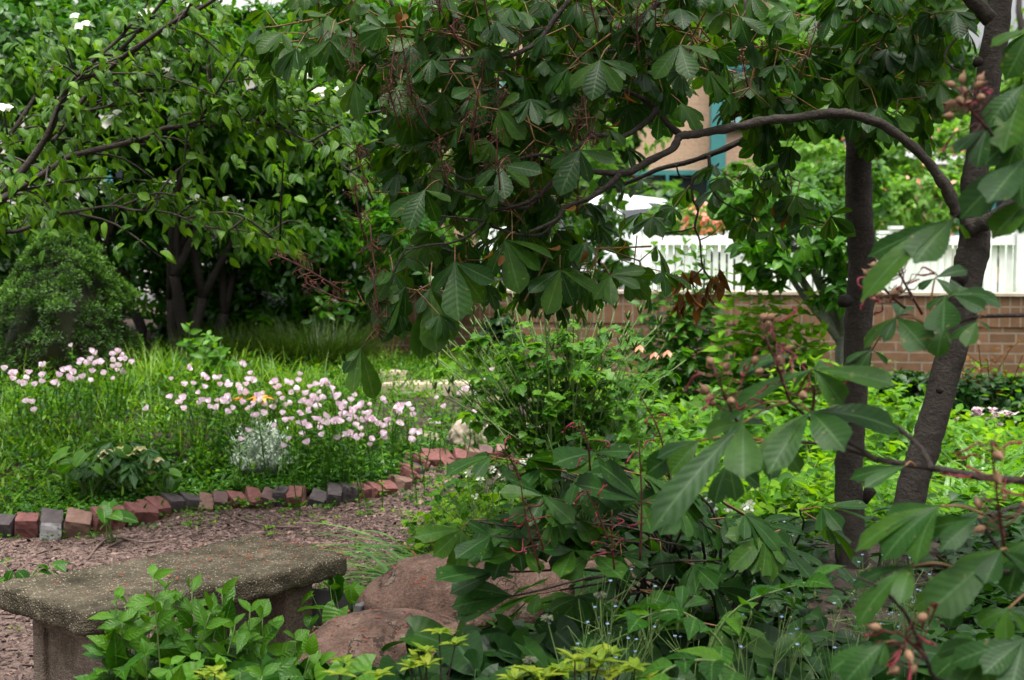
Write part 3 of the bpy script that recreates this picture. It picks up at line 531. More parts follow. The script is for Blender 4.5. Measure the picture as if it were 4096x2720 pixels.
# ---- large whorled evergreens filling the left background
def evergreen(label, bls, d, tx, n, L=.115, lm='shrub'):
    bl = [Bl(px, py, d + q, rx, ry, rd) for px, py, rx, ry, rd, q in bls]
    c = np.mean([b[0] for b in bl], 0)
    r = thing('evergreen_shrub', label, 'shrub', (P(tx, 360, d)[0], d, gz(P(tx, 360, d)[0], d)), 'large evergreen shrubs at the back of the bed')
    base = np.array(r.location); mb = MB(); p, _, _ = inblobs(bl, 9, .1)
    for k in range(4):
        st = base + np.array([rng.normal(0, .12), rng.normal(0, .12), -.1]); fork = base + np.array([rng.normal(0, .35), rng.normal(0, .3), rng.uniform(.5, .9)])
        tube(mb, cr([st, (st + fork) / 2 + rng.normal(0, .06, 3), fork], 5), [.075, .055, .045], 8, .08); limbs(mb, fork, p[k * 2:k * 2 + 2], .04, .01)
    mb.build('trunk', M['darkbark'], r)
    mb = MB(); crown(mb, bl, n, 7, L, L * .17, T_EL, up=.6, droop=.15, clear=1.9); mb.build('crown', M[lm], r)
evergreen('tall glossy evergreen shrub filling the back behind the cone shaped conifer', [(60,90,90,80,.9,0),(30,210,70,60,.8,0),(150,60,90,70,.9,.4),(120,180,80,60,.8,.2),(60,20,110,60,.9,.3),(60,40,120,60,.8,-1.1),(150,60,80,55,.8,-.9),(165,250,60,45,.6,.2),(150,310,45,35,.5,.3),(30,300,60,60,.5,.9),(200,335,45,25,.5,.6)], 12.6, 95, 4700)
evergreen('tall glossy evergreen shrub with bare dark stems behind the grass clump', [(240,80,85,80,.9,.2),(245,90,75,60,.8,-1.0),(250,180,75,60,.8,0),(300,130,75,70,.9,.4),(290,240,70,50,.6,.1),(330,310,40,35,.5,.2),(210,150,70,60,.8,.4),(225,300,45,35,.5,.5),(275,320,40,25,.5,.5)], 12.4, 200, 4900)
evergreen('bright evergreen shrub partly behind the left edge of the buckeye crown', [(345,90,55,80,.8,0),(360,190,55,70,.8,.3),(345,280,45,60,.6,.1),(390,60,60,60,.8,.6),(330,30,70,45,.8,.3),(360,335,30,28,.4,.1),(400,240,45,50,.9,-1.0),(450,270,50,25,.8,-1.0)], 13.4, 345, 3000)
# ---- rounded dwarf conifer
T_NEED = tmpl('ellip', 2, 2, 0)
def conifer():
    b = P(66, 375, 10.3); z0 = float(gz(b[0], b[1])); r = thing('dwarf_conifer', 'dense cone shaped dwarf conifer at the left edge', 'conifer', (b[0], b[1], z0)); base = np.array(r.location)
    s = scl(10.3); H = P(66, 232, 10.3)[2] - z0; mb = MB(); tube(mb, [base - UP * .1, base + UP * H * .8], [.07, .02], 8, .05); mb.build('trunk', M['darkbark'], r)
    mb = MB(); NC = 950; h = rng.random(NC) ** .9; th = rng.uniform(0, 6.28, NC)
    lump = np.array([noise.noise(Vector((math.cos(a) * 2.2, math.sin(a) * 2.2, q * 4.5))) for a, q in zip(th, h)])
    R0 = .5 * np.minimum(1, (1 - h) ** .48 * 1.14) * (.86 + .14 * np.clip(h * 5, 0, 1)) * (1 + .34 * lump) * rng.uniform(.88, 1, NC)
    c = base + np.stack([np.cos(th) * R0, np.sin(th) * R0, .03 + h * H], 1); K = 60; N = NC * K
    o = nrmz(np.stack([np.cos(th) * .8, np.sin(th) * .8, .15 + h], 1)); o = np.repeat(o, K, 0); rc = np.repeat(rng.uniform(.032, .055, NC), K); dv = nrmz(randdir(N) + o * .55); p = np.repeat(c, K, 0) + dv * (rc * rng.random(N) ** .3)[:, None]
    tn = np.repeat(np.clip(.08 + .6 * np.sqrt(h) + .4 * lump + rng.normal(0, .07, NC), 0, 1), K) + .38 * np.sum(dv * o, 1) - .12 + rng.normal(0, .07, N)  # tint paints shade into hollows, light onto outer lumps; lower needles browner
    hh, aa = np.meshgrid(np.linspace(0, 1, 14), np.linspace(0, 6.2832, 21)[:-1], indexing='ij'); R1 = .42 * np.minimum(1, (1 - hh) ** .55 * 1.2); v = base + np.stack([np.cos(aa) * R1, np.sin(aa) * R1, hh * H * .97], -1).reshape(-1, 3)
    i_ = np.arange(13)[:, None] * 20; j_ = np.arange(20)[None]; mb.add(v, np.stack([i_ + j_, i_ + (j_ + 1) % 20, i_ + 20 + (j_ + 1) % 20, i_ + 20 + j_], -1).reshape(-1, 4), None, .12)
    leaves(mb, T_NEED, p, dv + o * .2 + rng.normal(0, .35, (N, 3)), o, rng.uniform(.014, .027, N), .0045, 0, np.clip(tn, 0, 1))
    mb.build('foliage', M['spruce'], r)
conifer()
# ---- dogwood: leaning limbs from the left, drooping pointed leaves, white bracts
def dogwood():
    D = 7.6; base = np.array([P(-150, 400, D)[0], D, 0.0]); base[2] = gz(base[0], base[1]); r = thing('dogwood_tree', 'spreading dogwood with drooping pointed leaves and a few white flowers', 'tree', base)
    mb = MB(); fork = P(-60, 230, D); tube(mb, cr([base - UP * .1, base + np.array([.05, 0, .6]), fork], 6), [.11, .09, .075], 10, .06); mb.build('trunk', M['bark'], r)
    K = [([(-60,230),(0,195),(45,140),(68,84),(83,77),(107,70),(126,55),(148,40),(178,19),(212,1),(260,-40)], .04, 0), ([(68,84),(89,64),(119,39),(130,25),(144,9),(152,-10)], .022, 0), ([(44,141),(67,119),(96,83),(113,58),(133,37),(156,10),(175,-15)], .03, .25),
         ([(-60,235),(0,200),(30,182),(55,166),(71,156),(104,148),(130,142),(151,136),(165,128),(193,126),(208,126),(230,121),(252,120),(274,126),(300,127)], .032, -.25), ([(252,120),(274,126),(297,136),(326,153),(350,171),(372,186)], .013, -.3), ([(52,141),(67,126),(89,111),(119,105),(145,101),(170,88),(200,82)], .02, .1),
         ([(-60,240),(0,232),(18,231),(44,221),(60,215)], .03, .3), ([(60,214),(110,206),(133,210),(170,213),(208,227),(245,231),(280,240)], .013, -.35), ([(186,127),(205,117),(232,114),(240,103),(262,98),(300,97)], .012, -.2), ([(-60,225),(0,150),(30,105),(52,70),(62,45)], .03, .5), ([(200,85),(215,84),(240,80),(262,76),(290,60),(330,56),(350,70)], .012, 0), ([(190,120),(200,70),(205,40),(215,15)],.012,.2)]
    tips = []
    mb = MB()
    for q, rad, off in K:
        px = np.array(q, float); n = len(px); d = D - .5 + off * .6 + np.linspace(0, 1, n) * rng.normal(0, .2); c = cr(np.array([P(a, b, e) for (a, b), e in zip(px, d)]), 5)
        tube(mb, c, np.linspace(rad * .52, rad * .2, len(c)), 7, .12)
        cc = c[c[:, 0] > P(-30, 200, D)[0]]
        k = max(3, int(len(cc) * .45))
        for e in rng.choice(len(cc), min(k, len(cc)), replace=False):
            a = cc[e]; dd = np.array([rng.normal(.35, .5), rng.normal(0, .5), rng.normal(.1, .3)]); b = a + dd * rng.uniform(.25, .6)
            m = (a + b) / 2 + UP * .05; tube(mb, cr([a, m, b], 3), [.006, .005, .003], 4); tips += [(a * (1 - f) + b * f + UP * .03) for f in (.4, .7, 1.)]
        for e in range(3): tips.append(c[-1] + rng.normal(0, .06, 3))
    mb.build('limb', M['greystem'], r)
    # extra sprays following the photo: lower fringe and upper left
    for px, py, rx, ry, nq, off in ((40,60,70,55,60,.2),(60,170,60,25,35,0),(230,70,60,45,60,0),(270,150,60,40,45,-.2),(335,110,40,45,45,0),(255,228,45,22,55,-.4),(210,205,55,18,40,-.3),(120,195,45,18,35,0),(30,215,40,25,40,.2),(350,165,25,45,30,-.1),(120,30,60,30,35,.1),(20,120,40,40,35,.1),(180,110,50,22,30,-.1),(288,238,14,14,14,-.4)):
        e = rng.normal(0, .5, (nq, 3)); nq = int(nq * .55); e = e[:nq]; tips += list(P(px + e[:, 0] * rx, py + e[:, 1] * ry, D + off + e[:, 2] * .5))
    tp = np.array(tips); N = len(tp); mb = MB(); az = rng.normal(.2, 1.2, N)
    for k in range(4):
        a = az + rng.normal(0, .9, N); ax = np.stack([np.cos(a), np.sin(a) * .8, rng.normal(-.75, .45, N)], 1)
        leaves(mb, T_OVM, tp + rng.normal(0, .035, (N, 3)), ax, UP + rng.normal(0, .35, (N, 3)) - np.array([0, .4, 0]), rng.uniform(.06, .092, N), rng.uniform(.016, .023, N), rng.uniform(.1, .5, N))
    mb.build('crown', M['dog'], r)
    for px, py, s in ((8,108,1),(109,122,1.3),(115,118,1),(168,76,1.3),(309,76,1.1),(318,90,1),(326,93,1),(347,95,1.3),(346,111,1.1),(277,106,1),(294,107,1.2),(301,110,.9),(167,183,1),(194,197,1),(237,201,.8),(150,11,1.2),(188,11,1.2),(79,26,1)):
        p = P(px, py, D - .35); mb = MB(); a = rng.uniform(0, 1.5)
        for k in range(3):
            q = p + rng.normal(0, .022, 3) * (k > 0); th = a + np.arange(4) * np.pi / 2; tl = rng.uniform(.2, 1.0); ax = np.stack([np.cos(th), np.sin(th) * math.cos(tl), np.sin(th) * math.sin(tl)], 1); leaves(mb, T_OVM, np.repeat(q[None], 4, 0), ax, np.array([0, -math.sin(tl), math.cos(tl)]), .029 * s, .014 * s, .1)
        mb.build('flower', M['white'], r)
dogwood()
# ---- dark fountain grass clump and bed grasses
def grassclump(name, label, cat, px, py, d, n, L, W, mat, rad, e0=(1.0, 1.5), e1=(-.6, .6), group=None):
    b = P(px, py, d); b[2] = gz(b[0], b[1]); r = thing(name, label, cat, b, group); mb = MB(); a = rng.uniform(0, 6.28, n); rr = rad * np.sqrt(rng.random(n))
    p = np.array(r.location) + np.stack([np.cos(a) * rr, np.sin(a) * rr, 0 * a], 1); blades(mb, p, a + rng.normal(0, .7, n), rng.uniform(.55, 1, n) * L, W, rng.uniform(*e0, n), rng.uniform(*e1, n)); mb.build('foliage', M[mat], r); return r
grassclump('fountain_grass', 'dark mound of fine fountain grass under the evergreens, left half', 'grass', 245, 385, 11.6, 1500, .62, .003, 'darkgrass', .3)
grassclump('fountain_grass', 'dark mound of fine fountain grass under the evergreens, beside the brick wall', 'grass', 315, 385, 11.5, 1700, .68, .003, 'darkgrass', .33)
# small grey-barked tree in front of the wall
bl = [Bl(800, 245, 9.6, 35, 28, .4), Bl(845, 250, 9.6, 25, 30, .4), Bl(770, 265, 9.5, 25, 18, .3), Bl(790, 205, 9.8, 40, 25, .4), Bl(740, 200, 9.8, 25, 22, .3), Bl(830, 290, 9.5, 18, 14, .3), Bl(755, 245, 9.5, 20, 10, .3)]
b = P(838, 400, 9.9); b[2] = gz(b[0], b[1])
tree('young_tree', 'slender pale grey barked tree in front of the brick wall', 'tree', b, P(834, 250, 9.9), .085, bl, 190, 5, .12, .034, T_OVM, 'mid', 'greybark', droop=.7, ntip=14)
# ================================================================ BENCH, BRICKS, STONES
def rough(o, s, scale=6, sub=0):
    me = o.data; co = np.empty(len(me.vertices) * 3); me.vertices.foreach_get('co', co); co = co.reshape(-1, 3); nn = np.empty(len(co) * 3); me.vertices.foreach_get('normal', nn); nn = nn.reshape(-1, 3)
    k = np.array([noise.noise(Vector(v * scale + 7)) + .5 * noise.noise(Vector(v * scale * 3)) + .35 * noise.noise(Vector(v * scale * 9)) for v in co]); co += nn * (k * s)[:, None]
    me.vertices.foreach_set('co', co.ravel()); me.update()
def rbox(size, seg, r):   # rounded, densely divided box
    X, Y, Z = size; n = [max(2, int(q / seg)) for q in size]; mb = MB()
    for ax in range(3):
        a, b = [(1, 2), (2, 0), (0, 1)][ax]
        for s in (-1, 1):
            u, v = np.meshgrid(np.linspace(-.5, .5, n[a] + 1), np.linspace(-.5, .5, n[b] + 1)); p = np.zeros(u.shape + (3,)); p[..., a] = u * size[a]; p[..., b] = v * size[b]; p[..., ax] = s * size[ax] / 2
            m = n[a] + 1; i = np.arange(n[b])[:, None] * m; j = np.arange(n[a])[None]; f = np.stack([i + j, i + j + 1, i + m + j + 1, i + m + j], -1).reshape(-1, 4); mb.add(p.reshape(-1, 3), f if s > 0 else f[:, ::-1])
    for q in range(len(mb.v)):
        h = np.array(size) / 2 - r; c = np.clip(mb.v[q], -h, h); d = mb.v[q] - c; mb.v[q] = c + nrmz(d) * np.minimum(np.linalg.norm(d, axis=1, keepdims=True), r)
    return mb
def weld(o, d=1e-4):
    import bmesh
    bm = bmesh.new(); bm.from_mesh(o.data); bmesh.ops.remove_doubles(bm, verts=bm.verts, dist=d); bm.to_mesh(o.data); bm.free(); o.data.update()
def plane_at(px, py, z): r = ray(px, py); return EYE + r * ((z - EYE[2]) / r[2])
cA, cB, cC, cD = [plane_at(a, b, .42) for a, b in ((88, 613), (-15, 583), (253, 535), (347, 553))]
ctr = (cA + cB + cC + cD) / 4; ld = nrmz((cD - cA + cC - cB) / 2); Lb = np.linalg.norm((cD - cA + cC - cB) / 2); Wb = np.linalg.norm((cB - cA + cC - cD) / 2); rzb = math.atan2(ld[1], ld[0])
bn = thing('stone_bench', 'mossy exposed aggregate concrete bench beside the mulch path', 'bench', (ctr[0], ctr[1], 0)); bn.rotation_euler = (0, 0, rzb)
mb = rbox((Lb, Wb, .085), .013, .016)
for q in range(len(mb.v)): mb.v[q] = mb.v[q] + np.stack([0 * mb.v[q][:, 0], .03 * (1 - (2 * mb.v[q][:, 0] / Lb) ** 2) * -1, 0 * mb.v[q][:, 0] + .378], 1)
o = mb.build('seat', M['seat'], bn, True, True); weld(o); rough(o, .009, 13)
for s in (-1, 1):
    x0 = s * (Lb / 2 - .17); w_ = Wb * .74; mb = MB(); H = .345
    mb.box((x0, 0, H / 2 - .01), (.085, w_ - .02, H))
    for yy in (-1, 1):
        mb.box((x0, yy * (w_ / 2 - .035), H / 2 - .012), (.13, .07, H - .006))
    mb.box((x0, 0, H - .04), (.13, w_ - .142, .07)); mb.box((x0, 0, .03), (.13, w_ - .142, .08))
    o = mb.build('leg', M['leg'], bn, False, True); bv = o.modifiers.new('b', 'BEVEL'); bv.width = .012; bv.segments = 3
# withered red petals lying on the bench count as its litter
mb = MB(); n = 120; t_ = np.concatenate([rng.normal(.27, .17, 80), rng.uniform(-.4, .48, 40)]).clip(-.48, .48); y_ = rng.normal(-.05, .16, n).clip(-.27, .25)
ca, sa = math.cos(rzb), math.sin(rzb); p = np.stack([ctr[0] + ca * t_ * Lb - sa * y_, ctr[1] + sa * t_ * Lb + ca * y_, np.full(n, .4265)], 1); a = rng.uniform(0, 6.28, n)
leaves(mb, T_TINY, p, np.stack([np.cos(a), np.sin(a), 0 * a], 1), UP, rng.uniform(.012, .032, n), .0038, -.1)
tagit(mb.build('fallen_petals', M['redpetal']), 'withered red petals scattered over the bench top', 'fallen petals', None, 'stuff')
# ---- edging bricks
cv = resamp(cr(brw, 6), 400); s = np.concatenate([[0], np.cumsum(np.linalg.norm(np.diff(cv, axis=0), axis=1))])
pos = [.05]; wid = []
while pos[-1] < s[-1] - .05:
    wq = rng.uniform(.105, .132) if cv[np.searchsorted(s, pos[-1])][0] < -2.2 else rng.uniform(.08, .1); wid.append(wq); pos.append(pos[-1] + wq + rng.uniform(.001, .006))
KB = list(BRK); ORD = 'first second third fourth fifth sixth seventh eighth ninth tenth eleventh twelfth thirteenth fourteenth fifteenth sixteenth seventeenth eighteenth nineteenth twentieth'.split()
ORD += ['twenty-' + q for q in ORD[:9]] + ['thirtieth'] + ['thirty-' + q for q in ORD[:9]] + ['fortieth'] + ['forty-' + q for q in ORD[:9]] + ['fiftieth'] + ['fifty-' + q for q in ORD[:9]]
whitei = int(np.argmin([abs(P(49, 530, 7.3)[0] - cv[np.searchsorted(s, q)][0]) for q in pos[:-1]]))
brick_roots = []
for i, wq in enumerate(wid):
    c = np.array([np.interp(pos[i] + wq / 2, s, cv[:, k]) for k in range(3)]); k = min(len(cv) - 2, np.searchsorted(s, pos[i] + wq / 2)); tg = cv[k + 1] - cv[k - 1]; rz = math.atan2(tg[1], tg[0])
    kind = rng.choice(KB, p=[.4, .18, .26, .06, .1]); hh = rng.uniform(.22, .24); dd = rng.uniform(.1, .16)
    mb = rbox((wq, dd, hh), .022, .008); 
    lab = f'{kind} edging brick, '
    if i == whitei: lab = 'dark edging brick with a white painted face, near the bed corner'
    elif i < whitei: lab += f'{ORD[whitei - i - 1]} to the left of the white painted brick'
    else: lab += f'{ORD[i - whitei - 1]} along the row beyond the white painted brick'
    o = mb.build('edging_brick', M['b_' + ('charcoal' if i == whitei else kind)], None, False); weld(o); rough(o, .008, 15)
    e = .14 if c[0] < -2.0 else .118
    o.location = (c[0], c[1] + .03, float(g0(c[0], c[1])) + e - hh / 2 + rng.normal(0, .008)); o.rotation_euler = (math.radians(rng.normal(20, 7)), math.radians(rng.normal(6, 7)), rz + math.radians(rng.normal(0, 9)))
    tagit(o, lab, 'brick', 'bricks edging the flower bed')
    if i == whitei:
        o.data.materials.append(M['wbrick']); o.rotation_euler[0] = math.radians(22)
        for pl in o.data.polygons:
            if pl.normal.y < -.8 and pl.center.z > -.05: pl.material_index = 1
# ---- rocks
def rock(name, label, cat, px, py, d, size, mat, rz=0, sc_=2.2, amp=.2, flat=.0, zoff=0):
    import bmesh
    bm = bmesh.new(); bmesh.ops.create_icosphere(bm, subdivisions=5, radius=1); off = Vector(rng.uniform(0, 50, 3))
    for v in bm.verts:
        p = v.co.copy(); q = (.35 - abs(noise.noise(p * 1.9 + off))) * amp * .35 + noise.noise(p * 1.1 + off) * amp * 1.2 + noise.noise(p * sc_ * 1.3 + off) * amp * .7 + noise.noise(p * 8 + off) * amp * .18 + noise.noise(p * 22 + off) * amp * .06
        v.co = p * (1 + q); v.co.z = np.sign(v.co.z) * abs(v.co.z) ** (1 + flat)
        v.co = Vector((v.co.x * size[0], v.co.y * size[1], v.co.z * size[2]))
    me = bpy.data.meshes.new(name); bm.to_mesh(me); bm.free(); me.polygons.foreach_set('use_smooth', np.ones(len(me.polygons), bool)); me.materials.append(M[mat])
    o = bpy.data.objects.new(name, me); COL.objects.link(o); p = P(px, py, d); p[2] += zoff; o.location = p; o.rotation_euler = (0, 0, rz); tagit(o, label, cat); return o
rock('boulder', 'pinkish boulder in front with red petals on it, beside the bench', 'boulder', 382, 664, 4.6, (.38, .2, .18), 'granite', .5, amp=.085)
rock('boulder', 'higher pinkish boulder sloping up under the buckeye leaves', 'boulder', 512, 602, 5.05, (.56, .25, .21), 'granite', .18, amp=.085)
bo = [o for o in sc.objects if o.name.startswith('boulder')]
for o, lab in zip(bo, ('rusty dried petals lying on the front boulder', 'rusty dried petals lying on the higher boulder')):
    me = o.data; R = np.array(o.rotation_euler.to_matrix()); co = np.array([v.co for v in me.vertices]) @ R.T + np.array(o.location); nn = np.array([v.normal for v in me.vertices]) @ R.T
    k = np.where((nn[:, 2] > .45))[0]; k = rng.choice(k, 60); mb = MB(); a = rng.uniform(0, 6.28, 60); leaves(mb, T_TINY, co[k] + nn[k] * .004, np.stack([np.cos(a), np.sin(a), 0 * a], 1), nn[k], rng.uniform(.012, .03, 60), .0034, -.1)
    tagit(mb.build('fallen_petals', M['redpetal']), lab, 'fallen petals', None, 'stuff')
rock('stone', 'upright tan stone at the far corner of the brick edging', 'stone', 467, 440, 9.35, (.14, .11, .135), 'rubblestone', .3, amp=.2, sc_=3)
rock('stone', 'low rubbly tan stone half buried left of the upright stone', 'stone', 425, 443, 9.5, (.15, .1, .07), 'rubblestone', 1, amp=.25, sc_=3)
rock('stone', 'long brown rock lying left of the upright trunk base', 'stone', 812, 520, 7.3, (.24, .14, .08), 'rubblestone', .15, amp=.18)
for px, py, d, sx, sy, rz, lab in ((432, 424, 10.2, .42, .24, .1, 'large pale flagstone behind the upright tan stone'), (372, 411, 10.9, .3, .18, -.1, 'pale flagstone at the far end of the pink flowers'), (525, 444, 9.6, .3, .2, .3, 'pale flagstone right of the upright stone, half under the leaves'), (503, 431, 9.9, .26, .07, .6, 'narrow grey flagstone standing on edge behind the brick row')):
    import bmesh
    bm = bmesh.new(); c = hit(px, py, g0); k = 11; ring = []
    th = np.linspace(0, 2 * np.pi, k, endpoint=False) + rng.normal(0, .12, k); rr = rng.uniform(.82, 1.12, k)
    top = [bm.verts.new((math.cos(a) * sx * q, math.sin(a) * sy * q, .05)) for a, q in zip(th, rr)]; bot = [bm.verts.new((math.cos(a) * sx * q * 1.03, math.sin(a) * sy * q * 1.03, -.05)) for a, q in zip(th, rr)]
    bm.faces.new(top); bm.faces.new(bot[::-1])
    for e in range(k): bm.faces.new((top[e], bot[e], bot[(e + 1) % k], top[(e + 1) % k]))
    bmesh.ops.bevel(bm, geom=[e for e in bm.edges], offset=.012, segments=2, affect='EDGES'); me = bpy.data.meshes.new('flagstone'); bm.to_mesh(me); bm.free(); me.materials.append(M['flag']); o = bpy.data.objects.new('flagstone', me); COL.objects.link(o)
    o.location = (c[0], c[1], float(gz(c[0], c[1])) + .03); o.rotation_euler = (rng.normal(0, .03), rng.normal(0, .03), rz); tagit(o, lab, 'flagstone')
for (ax_, ay), (bx, by), d0, d1, lab in (((318, 592), (352, 594), 5.3, 5.25, 'grey edging slab just behind the bench end'), ((362, 606), (402, 590), 4.95, 5.2, 'thin grey edging slab leaning towards the front boulder')):
    a, b = P(ax_, ay, d0), P(bx, by, d1); c = (a + b) / 2; mb = MB(); mb.box((0, 0, -.06), (np.linalg.norm((b - a)[:2]) + .06, .03, .14)); o = mb.build('edging_slab', M['slate'], None, False); bv = o.modifiers.new('b', 'BEVEL'); bv.width = .005; bv.segments = 2
    o.location = c; o.rotation_euler = (.06, -math.atan2(b[2] - a[2], np.linalg.norm((b - a)[:2])), math.atan2(b[1] - a[1], b[0] - a[0])); tagit(o, lab, 'edging slab')
# ================================================================ THE FLOWER BED
def onground(x, y): return np.stack([x, y, gz(x, y)], 1)
def bedpts(n, x0=-5.2, x1=.0, y0=6.6, y1=12.4, margin=.13, fn=None):
    out = []
    while sum(map(len, out)) < n:
        x = rng.uniform(x0, x1, n); y = rng.uniform(y0, y1, n); k = y > ybrick(x) + margin
        if fn is not None: k &= fn(x, y) > rng.random(n)
        k &= ~((x > -1.05) & (y > 9.15) & (y < 11.6) & (rng.random(n) < .62))
        out.append(np.stack([x[k], y[k]], 1))
    p = np.concatenate(out)[:n]; return onground(p[:, 0], p[:, 1])
def nzv(p, s, o=0): return np.array([noise.noise(Vector((a * s, b * s, o))) for a, b in p[:, :2]])
def carpet(name, label, mat, T, p, L, W, hmax, per, elev=(.0, .7), curl=.15, cat='ground cover'):
    mb = MB(); N = len(p); tn = np.clip(.45 + .6 * nzv(p, 2.6, 4) + rng.normal(0, .15, N), 0, 1)
    h = hmax * rng.random(N) ** .8 * (.55 + .9 * np.clip(nzv(p, 2.3, 9) + .3, 0, 1))
    for k in range(per):
        a = rng.uniform(0, 6.28, N); e = rng.uniform(*elev, N); q = p + np.stack([rng.normal(0, L, N), rng.normal(0, L, N), h * rng.uniform(.4, 1, N)], 1)
        leaves(mb, T, q, np.stack([np.cos(a) * np.cos(e), np.sin(a) * np.cos(e), np.sin(e)], 1), UP + rng.normal(0, .3, (N, 3)), L * rng.uniform(.65, 1.25, N), W * rng.uniform(.75, 1.25, N), curl, np.clip(tn + rng.normal(0, .12, N), 0, 1))
    return tagit(mb.build(name, M[mat]), label, cat, None, 'stuff')
edge = lambda w: (lambda x, y: np.clip(1.15 - (y - ybrick(x)) / w, 0, 1) * sm(-3.0, -2.3, x))
carpet('ground_cover', 'small round glossy leaves carpeting the bed just behind the bricks', 'glossy', T_EL, bedpts(3600, fn=edge(1.1), x0=-2.9), .028, .0105, .07, 4, (.0, .5))
carpet('ground_cover', 'fine green weeds and seedlings filling the raised flower bed', 'cover', T_LAN, bedpts(7500, fn=lambda x, y: .25 + .75 * sm(.3, 1.1, y - ybrick(x))), .065, .0085, .2, 4, (.2, 1.3))
carpet('ground_cover', 'soft low leafy growth patching the flower bed', 'mid', T_OV, bedpts(3200, fn=lambda x, y: (.2 + .8 * sm(.5, 1.3, y - ybrick(x)))), .04, .013, .13, 4, (.0, .8))
carpet('ground_cover', 'light green ferny seedlings at the left end of the bed', 'lime', T_LOB, bedpts(900, x0=-3.6, x1=-2.35, y1=8.6, margin=.25), .022, .009, .09, 5, (.1, .9))
carpet('weeds', 'scattered tiny weeds sprouting in the mulch path', 'lime', T_OV, onpath(160) + UP * .01, .02, .008, .03, 5, (.1, .9), cat='weeds')
q = bedpts(4200, fn=lambda x, y: .15 + .85 * sm(.4, 1.3, y - ybrick(x))); mb = MB(); nn_ = len(q); blades(mb, q, rng.uniform(0, 6.28, nn_), rng.uniform(.12, .44, nn_), .0024, rng.uniform(.8, 1.5, nn_), rng.uniform(-.6, 1.0, nn_)); tagit(mb.build('wispy_grass', M['grass']), 'thin wispy grass blades standing through the flower bed', 'grass', None, 'stuff')
carpet('ground_cover', 'pale yellow green leaf tips catching light in the flower bed', 'lime', T_OV, bedpts(1500, fn=lambda x, y: .1 + .9 * sm(.5, 1.2, y - ybrick(x)) * sm(-.2, .3, nzv(np.stack([x, y], 1), 1.8, 2))), .035, .011, .2, 4, (.0, .9))  # paler leaves stand in for highlights on the bed foliage
# edge weeds under the bricks
q = brw[rng.integers(2, len(brw), 150)] + np.stack([rng.normal(0, .16, 150), rng.normal(-.07, .04, 150), 0 * rng.random(150)], 1); q[:, 2] = g0(q[:, 0], q[:, 1]) + .03
carpet('weeds', 'little weeds growing at the foot of the brick edging', 'cover', T_OV, q, .026, .01, .06, 6, (.1, 1.0), cat='weeds')
# soil debris in the bed
# ---- pink evening primroses, one plant per stem
prot = []
for v in range(4):
    ms = MB(); h = 1.0; bend = np.array([[0, 0, 0], [.02, .01, .12], [.03, .02, .22], [.05, .02, .31]]) * np.array([1, 1, 1]) + rng.normal(0, .006, (4, 3)); c = cr(bend, 4); tube(ms, c, [.003, .0022], 4)
    k = 14; ii = rng.integers(1, len(c) - 2, k); a = rng.uniform(0, 6.28, k); leaves(ms, T_LAN, c[ii], np.stack([np.cos(a), np.sin(a), rng.uniform(.2, .9, k)], 1), UP, rng.uniform(.035, .06, k), .007, .2)
    mst = ms.build('stem', M['mid'], None); mst.name = 'proto_stem'; top = c[-1]
    mf = MB(); th = np.arange(4) * np.pi / 2 + rng.normal(0, .06, 4); el = rng.uniform(.65, .95); leaves(mf, T_PET, np.zeros((4, 3)), np.stack([np.cos(th) * math.cos(el), np.sin(th) * math.cos(el), np.full(4, math.sin(el))], 1), np.stack([-np.cos(th) * math.sin(el), -np.sin(th) * math.sin(el), np.full(4, math.cos(el))], 1),  .032, .0185, -.3, np.full(4, rng.uniform(.25, 1)))
    flo = mf.build('flower', M['petal'], None)
    mc = MB(); leaves(mc, T_TINY, np.zeros((5, 3)), np.stack([np.cos(np.arange(5)), np.sin(np.arange(5)), np.full(5, 1.6)], 1), UP, .014, .0025, 0); tube(mc, [(0, 0, -.02), (0, 0, .006)], [.0022, .004], 5); cen = mc.build('flower_centre', M['yellow'], None)
    prot.append((mst, flo, cen, top))
def primrose(px, py, hh, group, label, two):
    mst, flo, cen, top = prot[rng.integers(4)]; sc2 = hh / .31; g = G(px, py, hh); g[2] = gz(g[0], g[1])
    r = thing('evening_primrose', label, 'flower', g, group); rz = rng.uniform(0, 6.28); R = np.array([[math.cos(rz), -math.sin(rz), 0], [math.sin(rz), math.cos(rz), 0], [0, 0, 1]])
    o = child_copy(mst, r, (0, 0, 0), (0, 0, rz), sc2); o.name = 'stem'
    for k in range(1 + two):
        q = R @ top * sc2 + (rng.normal(0, .03, 3) * np.array([1, 1, .5]) if k else 0); tl = (rng.normal(.35, .35), rng.normal(0, .4), rng.uniform(0, 6)); f_ = child_copy(prot[rng.integers(4)][1], r, q, tl, rng.uniform(.75, 1.15)); f_.name = 'flower'
        e = child_copy(cen, f_, (0, 0, 0)); e.name = 'flower_centre'
